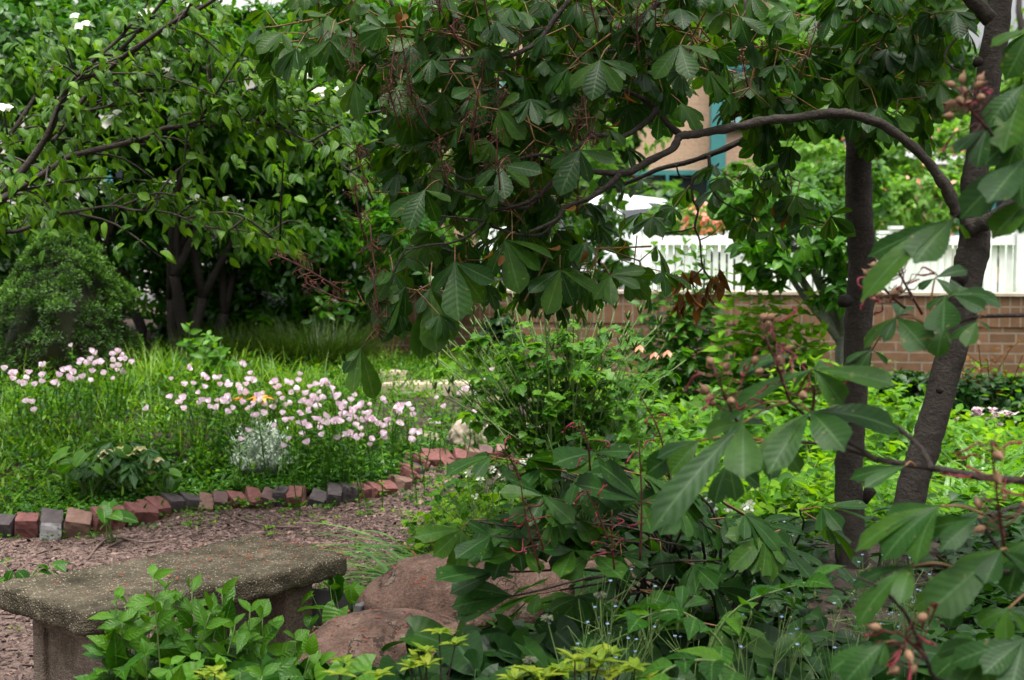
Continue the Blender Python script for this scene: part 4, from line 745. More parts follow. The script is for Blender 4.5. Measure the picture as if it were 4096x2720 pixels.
drifts = [('pink evening primroses left of the conifer foot', 'pale pink evening primrose left of the conifer foot', [(5,372,4,4),(18,385,10,6),(30,382,8,7),(16,397,3,3),(42,370,6,5),(12,379,9,5)], 12),
 ('pink evening primroses in front of the conifer', 'pale pink evening primrose in front of the conifer', [(78,358,5,7),(100,357,8,7),(85,367,10,8),(112,360,8,7),(122,366,5,5),(95,370,12,6),(60,378,6,4)], 26),
 ('pink evening primroses around the orange lily', 'pale pink evening primrose near the orange lily', [(160,386,5,4),(185,388,14,8),(200,379,10,6),(218,384,14,8),(228,393,16,8),(250,385,16,8),(275,380,10,7),(243,398,18,8),(290,378,8,7),(205,400,12,8),(250,418,10,8),(272,412,12,9)], 52),
 ('pink evening primroses along the right part of the bed', 'pale pink evening primrose in the drift reaching the stones', [(305,392,14,8),(325,395,14,9),(338,405,16,9),(315,412,18,10),(345,416,16,9),(360,432,8,8),(370,444,5,7),(328,420,14,8),(380,404,6,5),(408,407,6,5),(437,412,5,4),(392,418,10,6),(422,425,9,6),(300,425,10,8),(285,436,8,8),(355,400,14,7)], 84),
 ('pink evening primroses by the dark brick wall', 'small pink evening primrose at the foot of the dark wall', [(465,394,6,5),(498,378,4,6),(478,388,3,3),(472,415,2,2),(502,368,3,5)], 8)]
for grp, lab, cl, n in drifts:
    wq = np.array([c[2] * c[3] for c in cl], float); kk = rng.choice(len(cl), n, p=wq / wq.sum())
    for k in np.concatenate([kk, kk[:n // 4]]):
        c = cl[k]; primrose(c[0] + rng.normal(0, c[2] * 1.4), c[1] + 4 + rng.normal(0, c[3] * 1.4), rng.uniform(.29, .44), grp, lab, int(rng.random() < .3))
for a in prot:
    for o in a[:3]: bpy.data.objects.remove(o)
# ---- orange daylily with leaves
def orangelily():
    g = G(262, 400, .34); g[2] = gz(g[0], g[1]); r = thing('orange_daylily', 'orange daylily blooming among the pink flowers', 'flower', g); base = np.array(r.location); mb = MB(); tube(mb, cr([base, base + np.array([.02, 0, .2]), base + np.array([.0, -.03, .33])], 4), [.005, .004], 5); mb.build('stem', M['stem'], r)
    mb = MB(); n = 22; blades(mb, base + rng.normal(0, .03, (n, 3)) * [1, 1, 0], rng.uniform(0, 6.28, n), rng.uniform(.3, .5, n), .006, rng.uniform(1.1, 1.5, n), rng.uniform(-.3, .7, n)); mb.build('foliage', M['grass'], r)
    for dx, sc_, tl in ((0, 1, .2), (-.13, .55, .9)):
        mb = MB(); c = base + np.array([dx, -.03, .34 + .0 * dx]); th = np.arange(6) * np.pi / 3; ax = np.stack([np.cos(th), np.sin(th) - .3, np.full(6, .55)], 1); leaves(mb, T_LANM, np.repeat(c[None], 6, 0), ax, UP, .1 * sc_, .02 * sc_, .55); mb.build('flower', M['orange'], r)
orangelily()
# ---- grass tufts
for k, (px, py, n, L) in enumerate(((150, 395, 60, .42), (172, 388, 50, .45), (205, 398, 40, .4), (232, 382, 35, .4), (258, 385, 30, .36), (285, 388, 50, .42), (300, 392, 45, .42), (120, 400, 70, .3), (135, 405, 60, .3), (320, 398, 40, .34))):
    grassclump('grass_tuft', ['arching grass tuft left of the milkweed', 'tall arching grass tuft touching the milkweed on its left', 'grass tuft at the milkweed foot', 'thin grass tuft right of the milkweed', 'sparse grass tuft in front of the fountain grass', 'arching grass tuft above the pinkest flowers', 'grass tuft at the right end of the tall tufts', 'short soft grass tuft in front of the conifer', 'short fine grass tuft right of the conifer flowers', 'low grass tuft among the flowers near the flagstones'][k], 'grass', px, py, 10.0 if py < 399 else 9.6, n, L, .0035, 'grass', .09, (.95, 1.5), (-.5, .9), 'grass tufts in the flower bed')
# ---- leafy stemmed plants (generic): opposite leaves up a stem
def stemplant(name, label, cat, stems, L, W, T, mat, pairs, group=None, droop=.1, stemmat='stem', taper=.55, sr=.004, elev=.25, whorl=2):
    """stems: list of (base, top) world points"""
    r = thing(name, label, cat, stems[0][0], group)
    for b, tp in stems:
        b, tp = np.array(b), np.array(tp); m = (b + tp) / 2 + rng.normal(0, .03, 3); c = cr([b, m, tp], 8); mb = MB(); tube(mb, c, [sr, sr * .5], 5); st = mb.build('stem', M[stemmat], r)
        ml = MB(); hs = np.linspace(.18, 1, pairs) * (len(c) - 1); q = np.stack([np.interp(hs, np.arange(len(c)), c[:, k]) for k in range(3)], 1); a0_ = rng.uniform(0, 6.28)
        sz = np.interp(np.linspace(0, 1, pairs), [0, .5, 1], [.9, 1.1, taper])
        for k in range(whorl):
            a = a0_ + np.arange(pairs) * 1.57 + k * 2 * np.pi / whorl + rng.normal(0, .25, pairs); e = elev + np.linspace(-.15, .75, pairs) ** 3 + rng.normal(0, .3, pairs)
            leaves(ml, T, q, np.stack([np.cos(a) * np.cos(e), np.sin(a) * np.cos(e), np.sin(e)], 1), UP + rng.normal(0, .4, (pairs, 3)) - np.array([0, .8, 0]), L * sz * rng.uniform(.85, 1.15, pairs), W * sz, droop + rng.uniform(0, .25, pairs), np.clip(np.linspace(.2, .85, pairs) + rng.normal(0, .1, pairs), 0, 1))
        ml.build('leaves', M[mat], st)
    return r
def gb(px, d, dy=0): p = P(px, 300, d); return np.array([p[0], d, float(gz(p[0], d)) + dy])
stemplant('milkweed', 'upright broad leaved milkweed rising above the pink flowers', 'plant', [(gb(188, 10.1), P(189, 326, 10.1)), (gb(205, 10.1), P(208, 336, 10.0)), (gb(212, 10), P(215, 342, 10)), (gb(200, 9.9), P(203, 345, 9.9))], .13, .03, T_OVM, 'mid', 8, None, .2)
# silver plant
g = G(263, 478, 0); r = thing('silver_plant', 'rounded silvery leaved plant just behind the brick edging', 'plant', g); mb = MB(); n = 130; th = rng.uniform(0, 6.28, n); e = np.arccos(rng.uniform(.25, 1, n)); tips = np.array(r.location) + np.stack([np.cos(th) * np.sin(e) * .22, np.sin(th) * np.sin(e) * .2 - .06, .04 + np.cos(e) * .34], 1) * rng.uniform(.75, 1.05, n)[:, None]
ms = MB(); sticks(ms, np.array(r.location) + rng.normal(0, .04, (n, 3)) * [1, 1, 0], tips, .002, .0015); ms.build('stem', M['silver'], r)
for k in range(16):
    f = rng.uniform(.4, 1.0, n)[:, None]; q = np.array(r.location) * (1 - f) + tips * f; leaves(mb, T_TINY, q, randdir(n) + UP * .5, UP, rng.uniform(.022, .04, n), .005, .1)
mb.build('leaves', M['silver'], r)
# hellebore: whorled dark leaflets, faded cream flowers
g = G(125, 496, 0); g[2] = gz(g[0], g[1]); r = thing('hellebore', 'dark leaved hellebore with faded cream flowers in the bed', 'plant', g); base = np.array(r.location)
n = 20; a = rng.uniform(0, 6.28, n); rr = rng.uniform(.06, .24, n); q = base + np.stack([np.cos(a) * rr, np.sin(a) * rr * .8, .3 - rr * .55 + rng.normal(0, .02, n)], 1); mb = MB(); sticks(mb, np.repeat(base[None], n, 0), q, .003); mb.build('stem', M['stem'], r)
mb = MB(); palmate(mb, T_LANM, q, np.stack([np.cos(a), np.sin(a), 0 * a], 1), np.repeat(UP[None], n, 0), rng.uniform(.12, .17, n), 7, 1.7, .5, .17); mb.build('leaves', M['helle'], r)
for px, py in ((107,450),(121,447),(101,455),(146,460),(150,463),(157,458),(140,447),(150,471),(128,452)):
    c = P(px, py, g[1] - .1); mb = MB(); th = np.arange(5) * 1.2566; leaves(mb, T_OVM, np.repeat(c[None], 5, 0), np.stack([np.cos(th), np.sin(th), np.full(5, -.35)], 1), UP, .045, .02, .1); mb.build('flower', M['cream'], r)
# round pale leaved plants (lobed) around it
def roundleaf(name, label, cat, px, d, n, hgt, rad, L, mat, T=T_HEART, wr=.52, group=None, lift=0, dirbias=None, mn=.55):
    b = gb(px, d); b[2] += lift; r = thing(name, label, cat, b, group); base = np.array(r.location); a = rng.uniform(0, 6.28, n); rr = rad * np.sqrt(rng.random(n)); q = base + np.stack([np.cos(a) * rr, np.sin(a) * rr, hgt * rng.uniform(mn, 1.05, n)], 1)
    mb = MB(); sticks(mb, base + rng.normal(0, .02, (n, 3)) * [1, 1, 0], q, .003, .002); mb.build('stem', M['stem'], r)
    e = rng.normal(-.35, .35, n); mb = MB(); a2 = a + rng.normal(0, .8, n); up = UP + rng.normal(0, .25, (n, 3)) + np.array([0, -.25, 0]); L_ = L * rng.uniform(.6, 1.15, n)
    leaves(mb, T, q, np.stack([np.cos(a2) * np.cos(e), np.sin(a2) * np.cos(e), np.sin(e)], 1), up, L_, L_ * wr, rng.uniform(.05, .35, n)); mb.build('leaves', M[mat], r); return r
roundleaf('round_leaved_plant', 'pale round leaved plant in front of the hellebore, left side', 'plant', 85, 7.7, 14, .28, .18, .1, 'mid')
roundleaf('round_leaved_plant', 'pale round leaved plant sprouting beside the hellebore, right side', 'plant', 160, 7.8, 9, .2, .11, .085, 'mid')
roundleaf('round_leaved_plant', 'small round leaved plant growing at the brick edging, left', 'plant', 107, 7.05, 7, .2, .07, .085, 'mid', lift=.03)
roundleaf('round_leaved_plant', 'round leaved seedling at the left photo edge in front of the bricks', 'plant', 12, 6.3, 14, .14, .16, .09, 'mid', T_OVM, .34)
roundleaf('round_leaved_plant', 'small two leaved sprout on the path behind the bench', 'plant', 252, 6.2, 5, .05, .06, .06, 'mid', T_OVM, .34)
# ================================================================ RED BUCKEYES
def pl(q, d0, d1=None, seg=6):
    q = np.array(q, float); d = np.linspace(d0, d0 if d1 is None else d1, len(q)); return cr(np.array([P(a, b, e) for (a, b), e in zip(q, d)]), seg)
# stalk prototypes: withered panicles and capsules
def stalkmesh(L, n, red, bits=1.0, seed=0):
    mb = MB(); bend = rng.normal(0, .12, 2); t = np.linspace(0, 1, 7)[:, None]; c = np.concatenate([bend[0] * L * t ** 2, bend[1] * L * t ** 2, L * t], 1); tube(mb, c, [.0034, .0018], 5, .15)
    f = rng.uniform(.22, 1, n); q = np.stack([np.interp(f, t[:, 0], c[:, k]) for k in range(3)], 1); a = rng.uniform(0, 6.28, n); ln = (.02 + .035 * (1 - f)) * bits * rng.uniform(.6, 1.3, n)
    e1 = q + np.stack([np.cos(a) * ln, np.sin(a) * ln, ln * rng.uniform(.1, .9, n)], 1); sticks(mb, q, e1, .0013, .001, 3, rng.random(n)); e2 = e1 + np.stack([np.cos(a) * .4, np.sin(a) * .4, rng.uniform(-1.6, .3, n)], 1) * (ln * .8)[:, None]
    sticks(mb, e1, e2, .0019, .0008, 4, rng.random(n)); return mb, c, e2
def capsule(mb, p, d, L=.026, r=.008):
    p = np.asarray(p); d = nrmz(np.asarray(d, float)); tube(mb, [p, p + d * L * .2, p + d * L * .5, p + d * L * .8, p + d * L * 1.0, p + d * L * 1.35], [.002, r * .8, r, r * .75, r * .28, .0008], 8)
STK = []
for v in range(5):
    mb, c, e = stalkmesh(.17 + .02 * v, 34, True); STK.append(mb.build('flower_stalk', M['redstem'], None).data)
for o in [o for o in sc.objects if o.name.startswith('flower_stalk')]: bpy.data.objects.remove(o)
def putstalk(parent, p, d, s=1.0):
    o = bpy.data.objects.new('flower_stalk', STK[rng.integers(len(STK))]); COL.objects.link(o); o.parent = parent; o.location = Vector(p) - parent.location
    o.rotation_mode = 'QUATERNION'; o.rotation_quaternion = Vector(d).to_track_quat('Z', 'X'); o.scale = (s, s, s); return o
class Alt:      # writes into the same mesh with another material slot
    def __init__(s, mb, k): s.mb, s.k = mb, k
    def add(s, *a, **kw): s.mb.cur = s.k; s.mb.add(*a, **kw); s.mb.cur = 0
def crownleaves(mbL, mbT, tips, dirs, per=3, size=.155, skel=None):
    N = len(tips); s_, u_ = perp_frame(dirs); ph = rng.uniform(0, 6.28, N)
    for k in range(per):
        a = ph + k * 2 * np.pi / per + rng.normal(0, .4, N); out = np.cos(a)[:, None] * s_ + np.sin(a)[:, None] * u_
        d = nrmz(out * .85 + dirs * .5 + UP * .12 + rng.normal(0, .15, (N, 3))); pe = rng.uniform(.06, .13, N)[:, None]; q = tips + d * pe - UP * .15 * pe
        sticks(mbT, tips, q, .0024, .0018, 4, .5); fw = nrmz(d * [1, 1, .3] - UP * rng.uniform(.05, .9, N)[:, None]); up = nrmz(UP + rng.normal(0, .42, (N, 3)) - np.array([0, .1, 0]))
        palmate(mbL, T_BUCK, q, fw, up, size * rng.uniform(.7, 1.15, N), 5, 1.25, .38, .2)
# ---- upright buckeye (second trunk from the right)
D1 = 6.0
t1 = thing('buckeye_tree', 'upright red buckeye with a straight grey brown trunk and knot', 'tree', gb(852, D1), 'red buckeye trees on the right')
T1 = [(852,590),(852,565),(850,520),(849,478),(851,432),(856,368),(859,314),(862,264),(859,200),(858,128),(855,70),(852,8),(850,-60)]; mb = MB(); c = pl(T1, D1, D1 + .12, 8)
tube(mb, c, np.interp(np.linspace(0, 1, len(c)), [0, .05, .15, .3, .6, .85, 1], [.075, .068, .064, .057, .06, .046, .035]), 16, .04); mb.build('trunk', M['bark'], t1)
kn = MB(); q = P(847, 301, D1 - .05); tube(kn, [q, q + np.array([-.03, -.02, 0]), q + np.array([-.038, -.03, 0])], [.03, .024, .006], 10, .12); kn.build('knot', M['darkbark'], t1); kn = MB(); q = P(870, 492, D1 - .04); tube(kn, [q + np.array([-.02, 0, -.05]), q, q + np.array([-.01, 0, .04])], [.01, .028, .01], 8, .15); kn.build('knot', M['darkbark'], t1)
mb = MB(); L1 = [(856,132),(846,125),(828,121),(802,123),(777,129),(757,132),(735,144),(709,155),(684,163),(659,169),(630,182),(600,190)]; c = pl(L1, D1, 5.9, 5); tube(mb, c, np.linspace(.021, .007, len(c)), 8, .08)
for q, d0, d1, r0, r1 in (([(777,128),(775,133),(781,158),(773,179),(783,201),(796,213),(821,222),(835,226)], 5.95, 5.9, .008, .003), ([(709,155),(708,170),(693,179),(693,200),(698,209),(695,227),(700,241),(703,268),(717,286),(722,292)], 5.9, 5.85, .007, .003), ([(695,227),(682,231),(666,233),(662,240)], 5.87, 5.8, .004, .002), ([(700,240),(712,234),(722,224)], 5.87, 5.9, .003, .0015), ([(703,268),(690,281),(683,290)], 5.85, 5.85, .004, .002), ([(693,179),(680,176),(676,165)], 5.9, 5.85, .005, .003), ([(709,185),(720,200),(745,213),(765,218)], 5.9, 5.9, .004, .002), ([(773,179),(760,180),(755,190)], 5.9, 5.9, .004, .002), ([(855,40),(830,50),(800,70),(770,85),(745,100)], 6.05, 5.8, .014, .005), ([(717,0),(720,20),(712,45),(725,65),(715,85),(735,110),(722,120)], 5.9, 5.7, .011, .004), ([(690,10),(700,35),(722,50),(740,30),(745,10)], 5.8, 5.8, .007, .003), ([(745,-5),(748,40),(758,70),(765,100)], 5.9, 5.8, .009, .004)):
    c = pl(q, d0, d1, 4); tube(mb, c, np.linspace(r0, r1, len(c)), 6, .12)
mb.build('limb', M['bark'], t1)
mbL = MB(); mbT = Alt(mbL, 1); e = np.array([(735,180),(760,178),(790,175),(800,182),(720,185),(775,184),(822,228),(760,235),(690,185),(800,128),(640,190),(655,215),(625,215),(765,195),(740,188)], float); tp = P(e[:, 0], e[:, 1], 5.9 + rng.normal(0, .1, len(e))); crownleaves(mbL, mbT, tp, nrmz(np.array([-.4, -.3, .2]) + rng.normal(0, .4, tp.shape)), 2, .13)
bl = [Bl(850, 20, 5.9, 60, 38, .4), Bl(905, 10, 5.8, 45, 30, .4), Bl(800, 85, 5.8, 60, 28, .3), Bl(880, 85, 5.7, 35, 38, .3), Bl(930, 0, 5.6, 40, 25, .3)]
tp, o, _ = inblobs(bl, 62); crownleaves(mbL, mbT, tp, nrmz(o + rng.normal(0, .4, o.shape)), 3, .145)
bl = [(np.array([1.6, 5.4, 4.3]), (1.3, 1.5, .8)), (np.array([.6, 4.2, 4.4]), (1.2, 1.3, .7))]; tp, o, _ = inblobs(bl, 60); crownleaves(mbL, mbT, tp, o, 3, .17)
mbL.build('crown', [M['buck'], M['petiole']], t1)
for px, py in ((675,20),(720,60),(752,85),(797,70),(760,75),(735,115)): putstalk(t1, P(px, py + 15, 5.6), (rng.normal(0, .3), -.2, 1), 1)
for px, py, L in ((682,318,.12),(700,312,.1),(716,300,.12),(676,300,.08),(780,223,.1),(690,296,.1)):
    mb = MB(); n = 9; q = np.repeat(P(px, py - 22, 5.85)[None], n, 0); leaves(mb, T_OVM, q + rng.normal(0, .02, (n, 3)) , np.stack([rng.normal(0, .3, n), rng.normal(0, .3, n), np.full(n, -1.)], 1), randdir(n), L * rng.uniform(.6, 1, n), .018, .3)
    o = mb.build('withered_leaves', M['rust'], t1); o['label'] = 'brown withered leaves hanging on thin twigs'
# ---- leaning buckeye with the arching bough
D2 = 5.35
t2 = thing('buckeye_tree', 'leaning red buckeye with an arching bough and most of the dark crown', 'tree', gb(890, D2), 'red buckeye trees on the right')
T2 = [(880,640),(890,585),(900,541),(915,478),(930,432),(947,368),(960,321),(970,265),(975,241),(974,186),(982,135),(990,68),(998,17),(1003,-40)]; mb = MB(); c = pl(T2, D2, D2 + .1, 8)
tube(mb, c, np.interp(np.linspace(0, 1, len(c)), [0, .08, .25, .45, .55, .62, .7, .9, 1], [.088, .066, .056, .055, .06, .058, .047, .047, .044]), 16, .04); mb.build('trunk', M['bark'], t2)
for px, py, rr in ((962,278,.025),(940,390,.014),(978,62,.02)): kn = MB(); q = P(px, py, D2 - .05); tube(kn, [q, q + np.array([0, -.015, 0]), q + np.array([0, -.02, 0])], [rr, rr * .8, rr * .3], 9, .15); kn.build('knot', M['darkbark'], t2)
mb = MB(); MAINB = [(962,215),(956,208),(943,183),(926,157),(895,135),(872,118),(836,113),(794,118),(769,122),(743,127),(720,129),(693,135),(681,138),(669,147),(650,160),(622,171),(585,171),(555,181),(540,196),(520,206),(490,214)]
MAINB = [(a + rng.normal(0, 1.6), b + rng.normal(0, 2.0)) for a, b in MAINB]
c = pl(MAINB, D2 - .05, 5.0, 6); tube(mb, c, np.interp(np.linspace(0, 1, len(c)), [0, .15, .5, .7, .85, 1], [.029, .018, .015, .013, .009, .005]), 10, .13)
for q, d0, d1, r0, r1 in (([(968,228),(985,222),(997,216),(1024,190),(1060,150)], D2, D2 - .1, .034, .024), ([(681,136),(668,124),(655,108),(638,96),(610,85)], 5.25, 5.3, .014, .007), ([(655,110),(653,116),(641,126),(619,138),(596,135),(577,148),(561,159),(543,155),(522,158),(495,165)], 5.15, 4.95, .011, .005), ([(622,171),(612,182),(590,198),(565,208),(556,220),(530,232)], 5.08, 4.95, .012, .005), ([(530,125),(505,135),(485,142),(470,138),(440,150)], 5.15, 5.05, .006, .003), ([(545,90),(548,105),(540,115),(528,124)], 5.15, 5.15, .006, .004), ([(570,0),(555,18),(540,40),(520,52),(500,58),(470,58),(440,60)], 5.1, 4.95, .011, .004), ([(620,50),(600,54),(575,55),(550,60),(545,90)], 5.3, 5.15, .009, .005), ([(990,20),(960,-10),(900,-40),(800,-50),(700,-30),(620,40)], D2, 5.3, .03, .01), ([(505,160),(490,165),(470,180),(450,172),(430,170)], 5.1, 5.0, .005, .003), ([(540,196),(525,208),(500,204),(480,198),(455,190),(430,176)], 5.15, 5.0, .007, .003), ([(556,220),(540,235),(510,233),(485,222),(460,218),(430,215)], 5.1, 5.0, .007, .003), ([(485,222),(470,235),(450,243),(430,245),(405,250)], 5.0, 4.95, .006, .003), ([(405,250),(395,270),(390,290),(380,325),(362,345)], 4.95, 4.95, .004, .002), ([(575,0),(600,-30),(650,-40)], 5.2, 5.3, .012, .012), ([(390,0),(400,25),(390,45),(370,60)], 5.2, 5.2, .006, .003), ([(978,12),(970,25),(955,40),(945,55),(950,66),(962,72)], D2, D2 - .1, .006, .003)):
    c = pl(q, d0, d1, 5); tube(mb, c, np.linspace(r0, r1, len(c)), 7, .1)
mb.build('limb', M['bark'], t2)
mbL = MB(); mbT = Alt(mbL, 1)
CB = [(480,60,110,60),(400,30,80,40),(610,55,95,55),(700,35,70,45),(450,150,55,50),(415,215,40,45),(500,220,55,45),(435,275,42,28),(520,262,60,24),(600,260,46,18),(545,120,75,55),(640,90,50,28),(400,265,25,30),(310,30,40,40),(560,190,45,30),(745,60,35,45),(590,10,80,30),(470,110,50,40)]
bl = [Bl(a, b, 5.45 + rng.normal(0, .15), e, f, .5) for a, b, e, f in CB]; tp, o, _ = inblobs(bl, 245, .45)
dirs = nrmz(o * .6 + np.array([-.35, -.25, .05]) + rng.normal(0, .35, o.shape)); sticks(mbT, tp - dirs * rng.uniform(.1, .25, len(tp))[:, None], tp, .004, .003, 4); crownleaves(mbL, mbT, tp, dirs, 3, .128)
bl = [(np.array([-.6, 4.6, 3.9]), (1.5, 1.3, .7)), (np.array([.4, 3.4, 4.2]), (1.6, 1.3, .7)), (np.array([1.9, 4.3, 3.7]), (1., 1.2, .7)), (np.array([-1.7, 4.3, 4.2]), (1.3, 1.6, .6)), (np.array([-2.6, 3.0, 4.4]), (1.4, 1.6, .6)), (np.array([-.5, 1.6, 4.2]), (2.2, 1.6, .7)), (np.array([1.8, 1.8, 4.2]), (1.8, 1.6, .7)), (np.array([3.2, 3.6, 4.0]), (1.3, 1.6, .7))]; tph, o, _ = inblobs(bl, 430); crownleaves(mbL, mbT, tph, o, 3, .2)  # unseen overhead foliage added to shade the foreground, merged into this crown
mbL.build('crown', [M['buck'], M['petiole']], t2)
# explicit leaves on the silhouette: base pixel, depth, tips (pixel, half-width ratio)
def expleaf(parent, base, tips, mat='buck', T=None, name='leaf', pet=None, curl=.12, tl=None):
    b = P(*base); mb = MB(); 
    for tp_ in tips:
        px, py = tp_[:2]; d = base[2] + (tp_[2] if len(tp_) > 2 else rng.normal(-.03, .03)); wr = tp_[3] if len(tp_) > 3 else .2; q = P(px, py, d); a = q - b; L = np.linalg.norm(a)
        tocam = nrmz(EYE - b); nn = UP * .55 + tocam * .6 + rng.normal(0, .18, 3); leaves(mb, T or T_BUCK, b[None], a[None], nn[None], L * 1.04, L * wr, curl * rng.uniform(.3, 1.6), tl)
    o = mb.build(name, M[mat], parent)
    if pet is not None:
        ms = MB(); c = P(*pet); tube(ms, cr([c, (c + b) / 2 + UP * .008, b], 4), [.0026, .002], 5); ms.build('petiole', M['petiole'], o)
    return o
for base, tips, pet in [((361,348,4.95), [(350,390,-.1,.17),(343,372),(375,398),(347,360)], (381,325,4.95)), ((430,288,4.95), [(436,350,-.1,.22),(421,357),(458,338),(418,312),(452,300)], (432,262,5)), ((455,262,4.9), [(458,318,-.12,.24),(484,302),(432,290),(445,275),(492,280)], (455,245,5)), ((393,271,4.9), [(377,300),(368,310),(362,290),(405,290),(380,282)], (390,255,4.95)), ((405,287,4.9), [(372,322,-.05,.2),(406,318,0,.24),(385,330)], (383,327,4.95)), ((505,240,4.95), [(520,290,-.08,.24),(540,268),(490,275),(555,250)], (515,232,5)), ((560,270,5.0), [(548,312,-.1,.22),(575,305),(600,290),(530,290)], (560,255,5)), ((610,275,5.0), [(640,285),(645,268),(612,302),(595,298)], (600,262,5)), ((425,190,4.85), [(390,215),(408,225,-.1,.23),(438,222),(450,200)], (440,180,4.95)), ((500,165,4.8), [(475,185),(505,195,-.1,.22),(530,185),(540,170)], (510,155,4.9)), ((580,150,4.85), [(560,190,-.1,.23),(590,180),(615,160),(550,165)], (590,140,4.95)), ((600,60,4.8), [(592,95,-.1,.24),(620,90),(570,85),(640,70)], (610,45,4.9)), ((680,45,4.8), [(690,75,-.1,.26),(655,75),(720,55),(665,60)], (690,30,4.9)), ((330,40,4.95), [(320,65),(345,70),(308,55),(360,58)], (335,20,5)), ((355,82,4.95), [(342,112),(358,118),(372,100),(337,95)], (365,65,5)), ((400,85,4.95), [(395,112,-.1,.24),(415,108),(380,105),(425,92)], (402,70,5))]:
    expleaf(t2, base, tips, pet=pet)
for px, py, dx, dz, s in ((373,200,-.4,1,1),(365,240,-.25,1,1),(400,128,-.3,1,.9),(412,95,-.2,1,.9),(465,50,-.6,.8,1),(480,110,.1,1,.9),(500,140,0,1,1),(340,290,-1,.75,1.1),(360,305,-1,.3,1.1),(372,270,.2,-1,1),(350,25,.1,-1,.9),(395,40,-.1,-1,.9),(440,20,0,1,1),(490,30,-.2,1,1),(570,160,.2,1,.9),(600,40,-.3,1,1),(560,200,.2,1,.9),(500,190,-.1,1,1),(640,60,-.2,1,.9),(585,95,0,-1,.9),(655,30,0,1,.9),(370,225,.1,-1,1),(450,190,-.3,.9,.9),(530,210,0,1,.9),(430,130,-.5,.8,1),(470,160,.1,1,1)):
    putstalk(t2, P(px, py, 4.85 + rng.normal(0, .1)), (dx, -.25, dz), s)
for px, py in ((492,248),(500,255),(585,250),(560,245),(460,252),(405,13),(575,205),(620,118),(625,240),(625,90),(400,12)):
    mb = MB(); b = P(px, py, 4.9); leaves(mb, T_OVM, b[None], (np.array([rng.normal(0, .5), -.2, -1]))[None], (rng.normal(0, 1, 3))[None], .055, .015, .8, rng.uniform(.3, 1))
    o = mb.build('withered_leaflet', M['rust'], t2); o['label'] = 'orange brown withered leaflet among the green'
# ---- near boughs reaching in from the right: every leaf and stalk its own part
def redstalk(parent, base, tip, fruits, flowers, side=.055):
    b, q = P(*base), P(*tip); L = np.linalg.norm(q - b); c = cr([b, b * .5 + q * .5 + rng.normal(0, .006, 3), q], 6); mb = MB(); tube(mb, c, [.0036, .0026, .0014], 6, .1)
    ax = nrmz(q - b); s_, u_ = perp_frame(ax[None]); n = fruits + flowers + 10; f = np.sort(rng.uniform(.12, .98, n)); pts = np.stack([np.interp(f * (len(c) - 1), np.arange(len(c)), c[:, k]) for k in range(3)], 1); a = rng.uniform(0, 6.28, n); out = np.cos(a)[:, None] * s_ + np.sin(a)[:, None] * u_
    ln = side * (1.15 - .6 * f) * rng.uniform(.5, 1.2, n); e = pts + (out * .9 + ax * .35) * ln[:, None]; m = (pts + e) / 2 - ax * .006
    for k in range(n): tube(mb, [pts[k], m[k], e[k]], [.0015, .0014, .0011], 4)
    st = mb.build('flower_stalk', M['redstem'], parent); idx = rng.permutation(n)
    for k in idx[:fruits]:
        mb = MB(); capsule(mb, e[k], out[k] + ax * .4 + rng.normal(0, .3, 3), rng.uniform(.017, .023), rng.uniform(.0072, .0095)); mb.build('seed_capsule', M['fruit'], st)
    for k in idx[fruits:fruits + flowers]:
        mb = MB(); d = nrmz(out[k] + ax * rng.uniform(-.5, .9) - UP * .4); l2 = rng.uniform(.025, .045); w1 = rng.normal(0, .25, 3) * l2; tube(mb, cr([e[k], e[k] + d * l2 * .5 + w1, e[k] + d * l2 * .9 + w1 * .6, e[k] + d * l2], 3), [.001, .002, .0026, .0017, .0028], 6, .25); leaves(mb, T_TINY, np.repeat((e[k] + d * l2)[None], 3, 0), d + rng.normal(0, .6, (3, 3)), randdir(3), .011, .0026, .3); mb.build('red_flower', M['redbit'], st)
    return st
def bough(label, root, stems, lv, stalks, extra=None):
    r = thing('buckeye_bough', label, 'branch', P(*root), 'near buckeye boughs reaching in from the right'); mb = MB()
    for q, d0, d1, r0, r1 in stems: c = pl(q, d0, d1, 6); tube(mb, c, np.linspace(r0, r1, len(c)), 8, .07)
    mb.build('stem', M['greystem'], r)
    for base, tips, pet in lv: expleaf(r, base, tips, 'bucknear', T_BUCKH, pet=pet, curl=.26)
    for s in stalks: redstalk(r, *s)
    return r
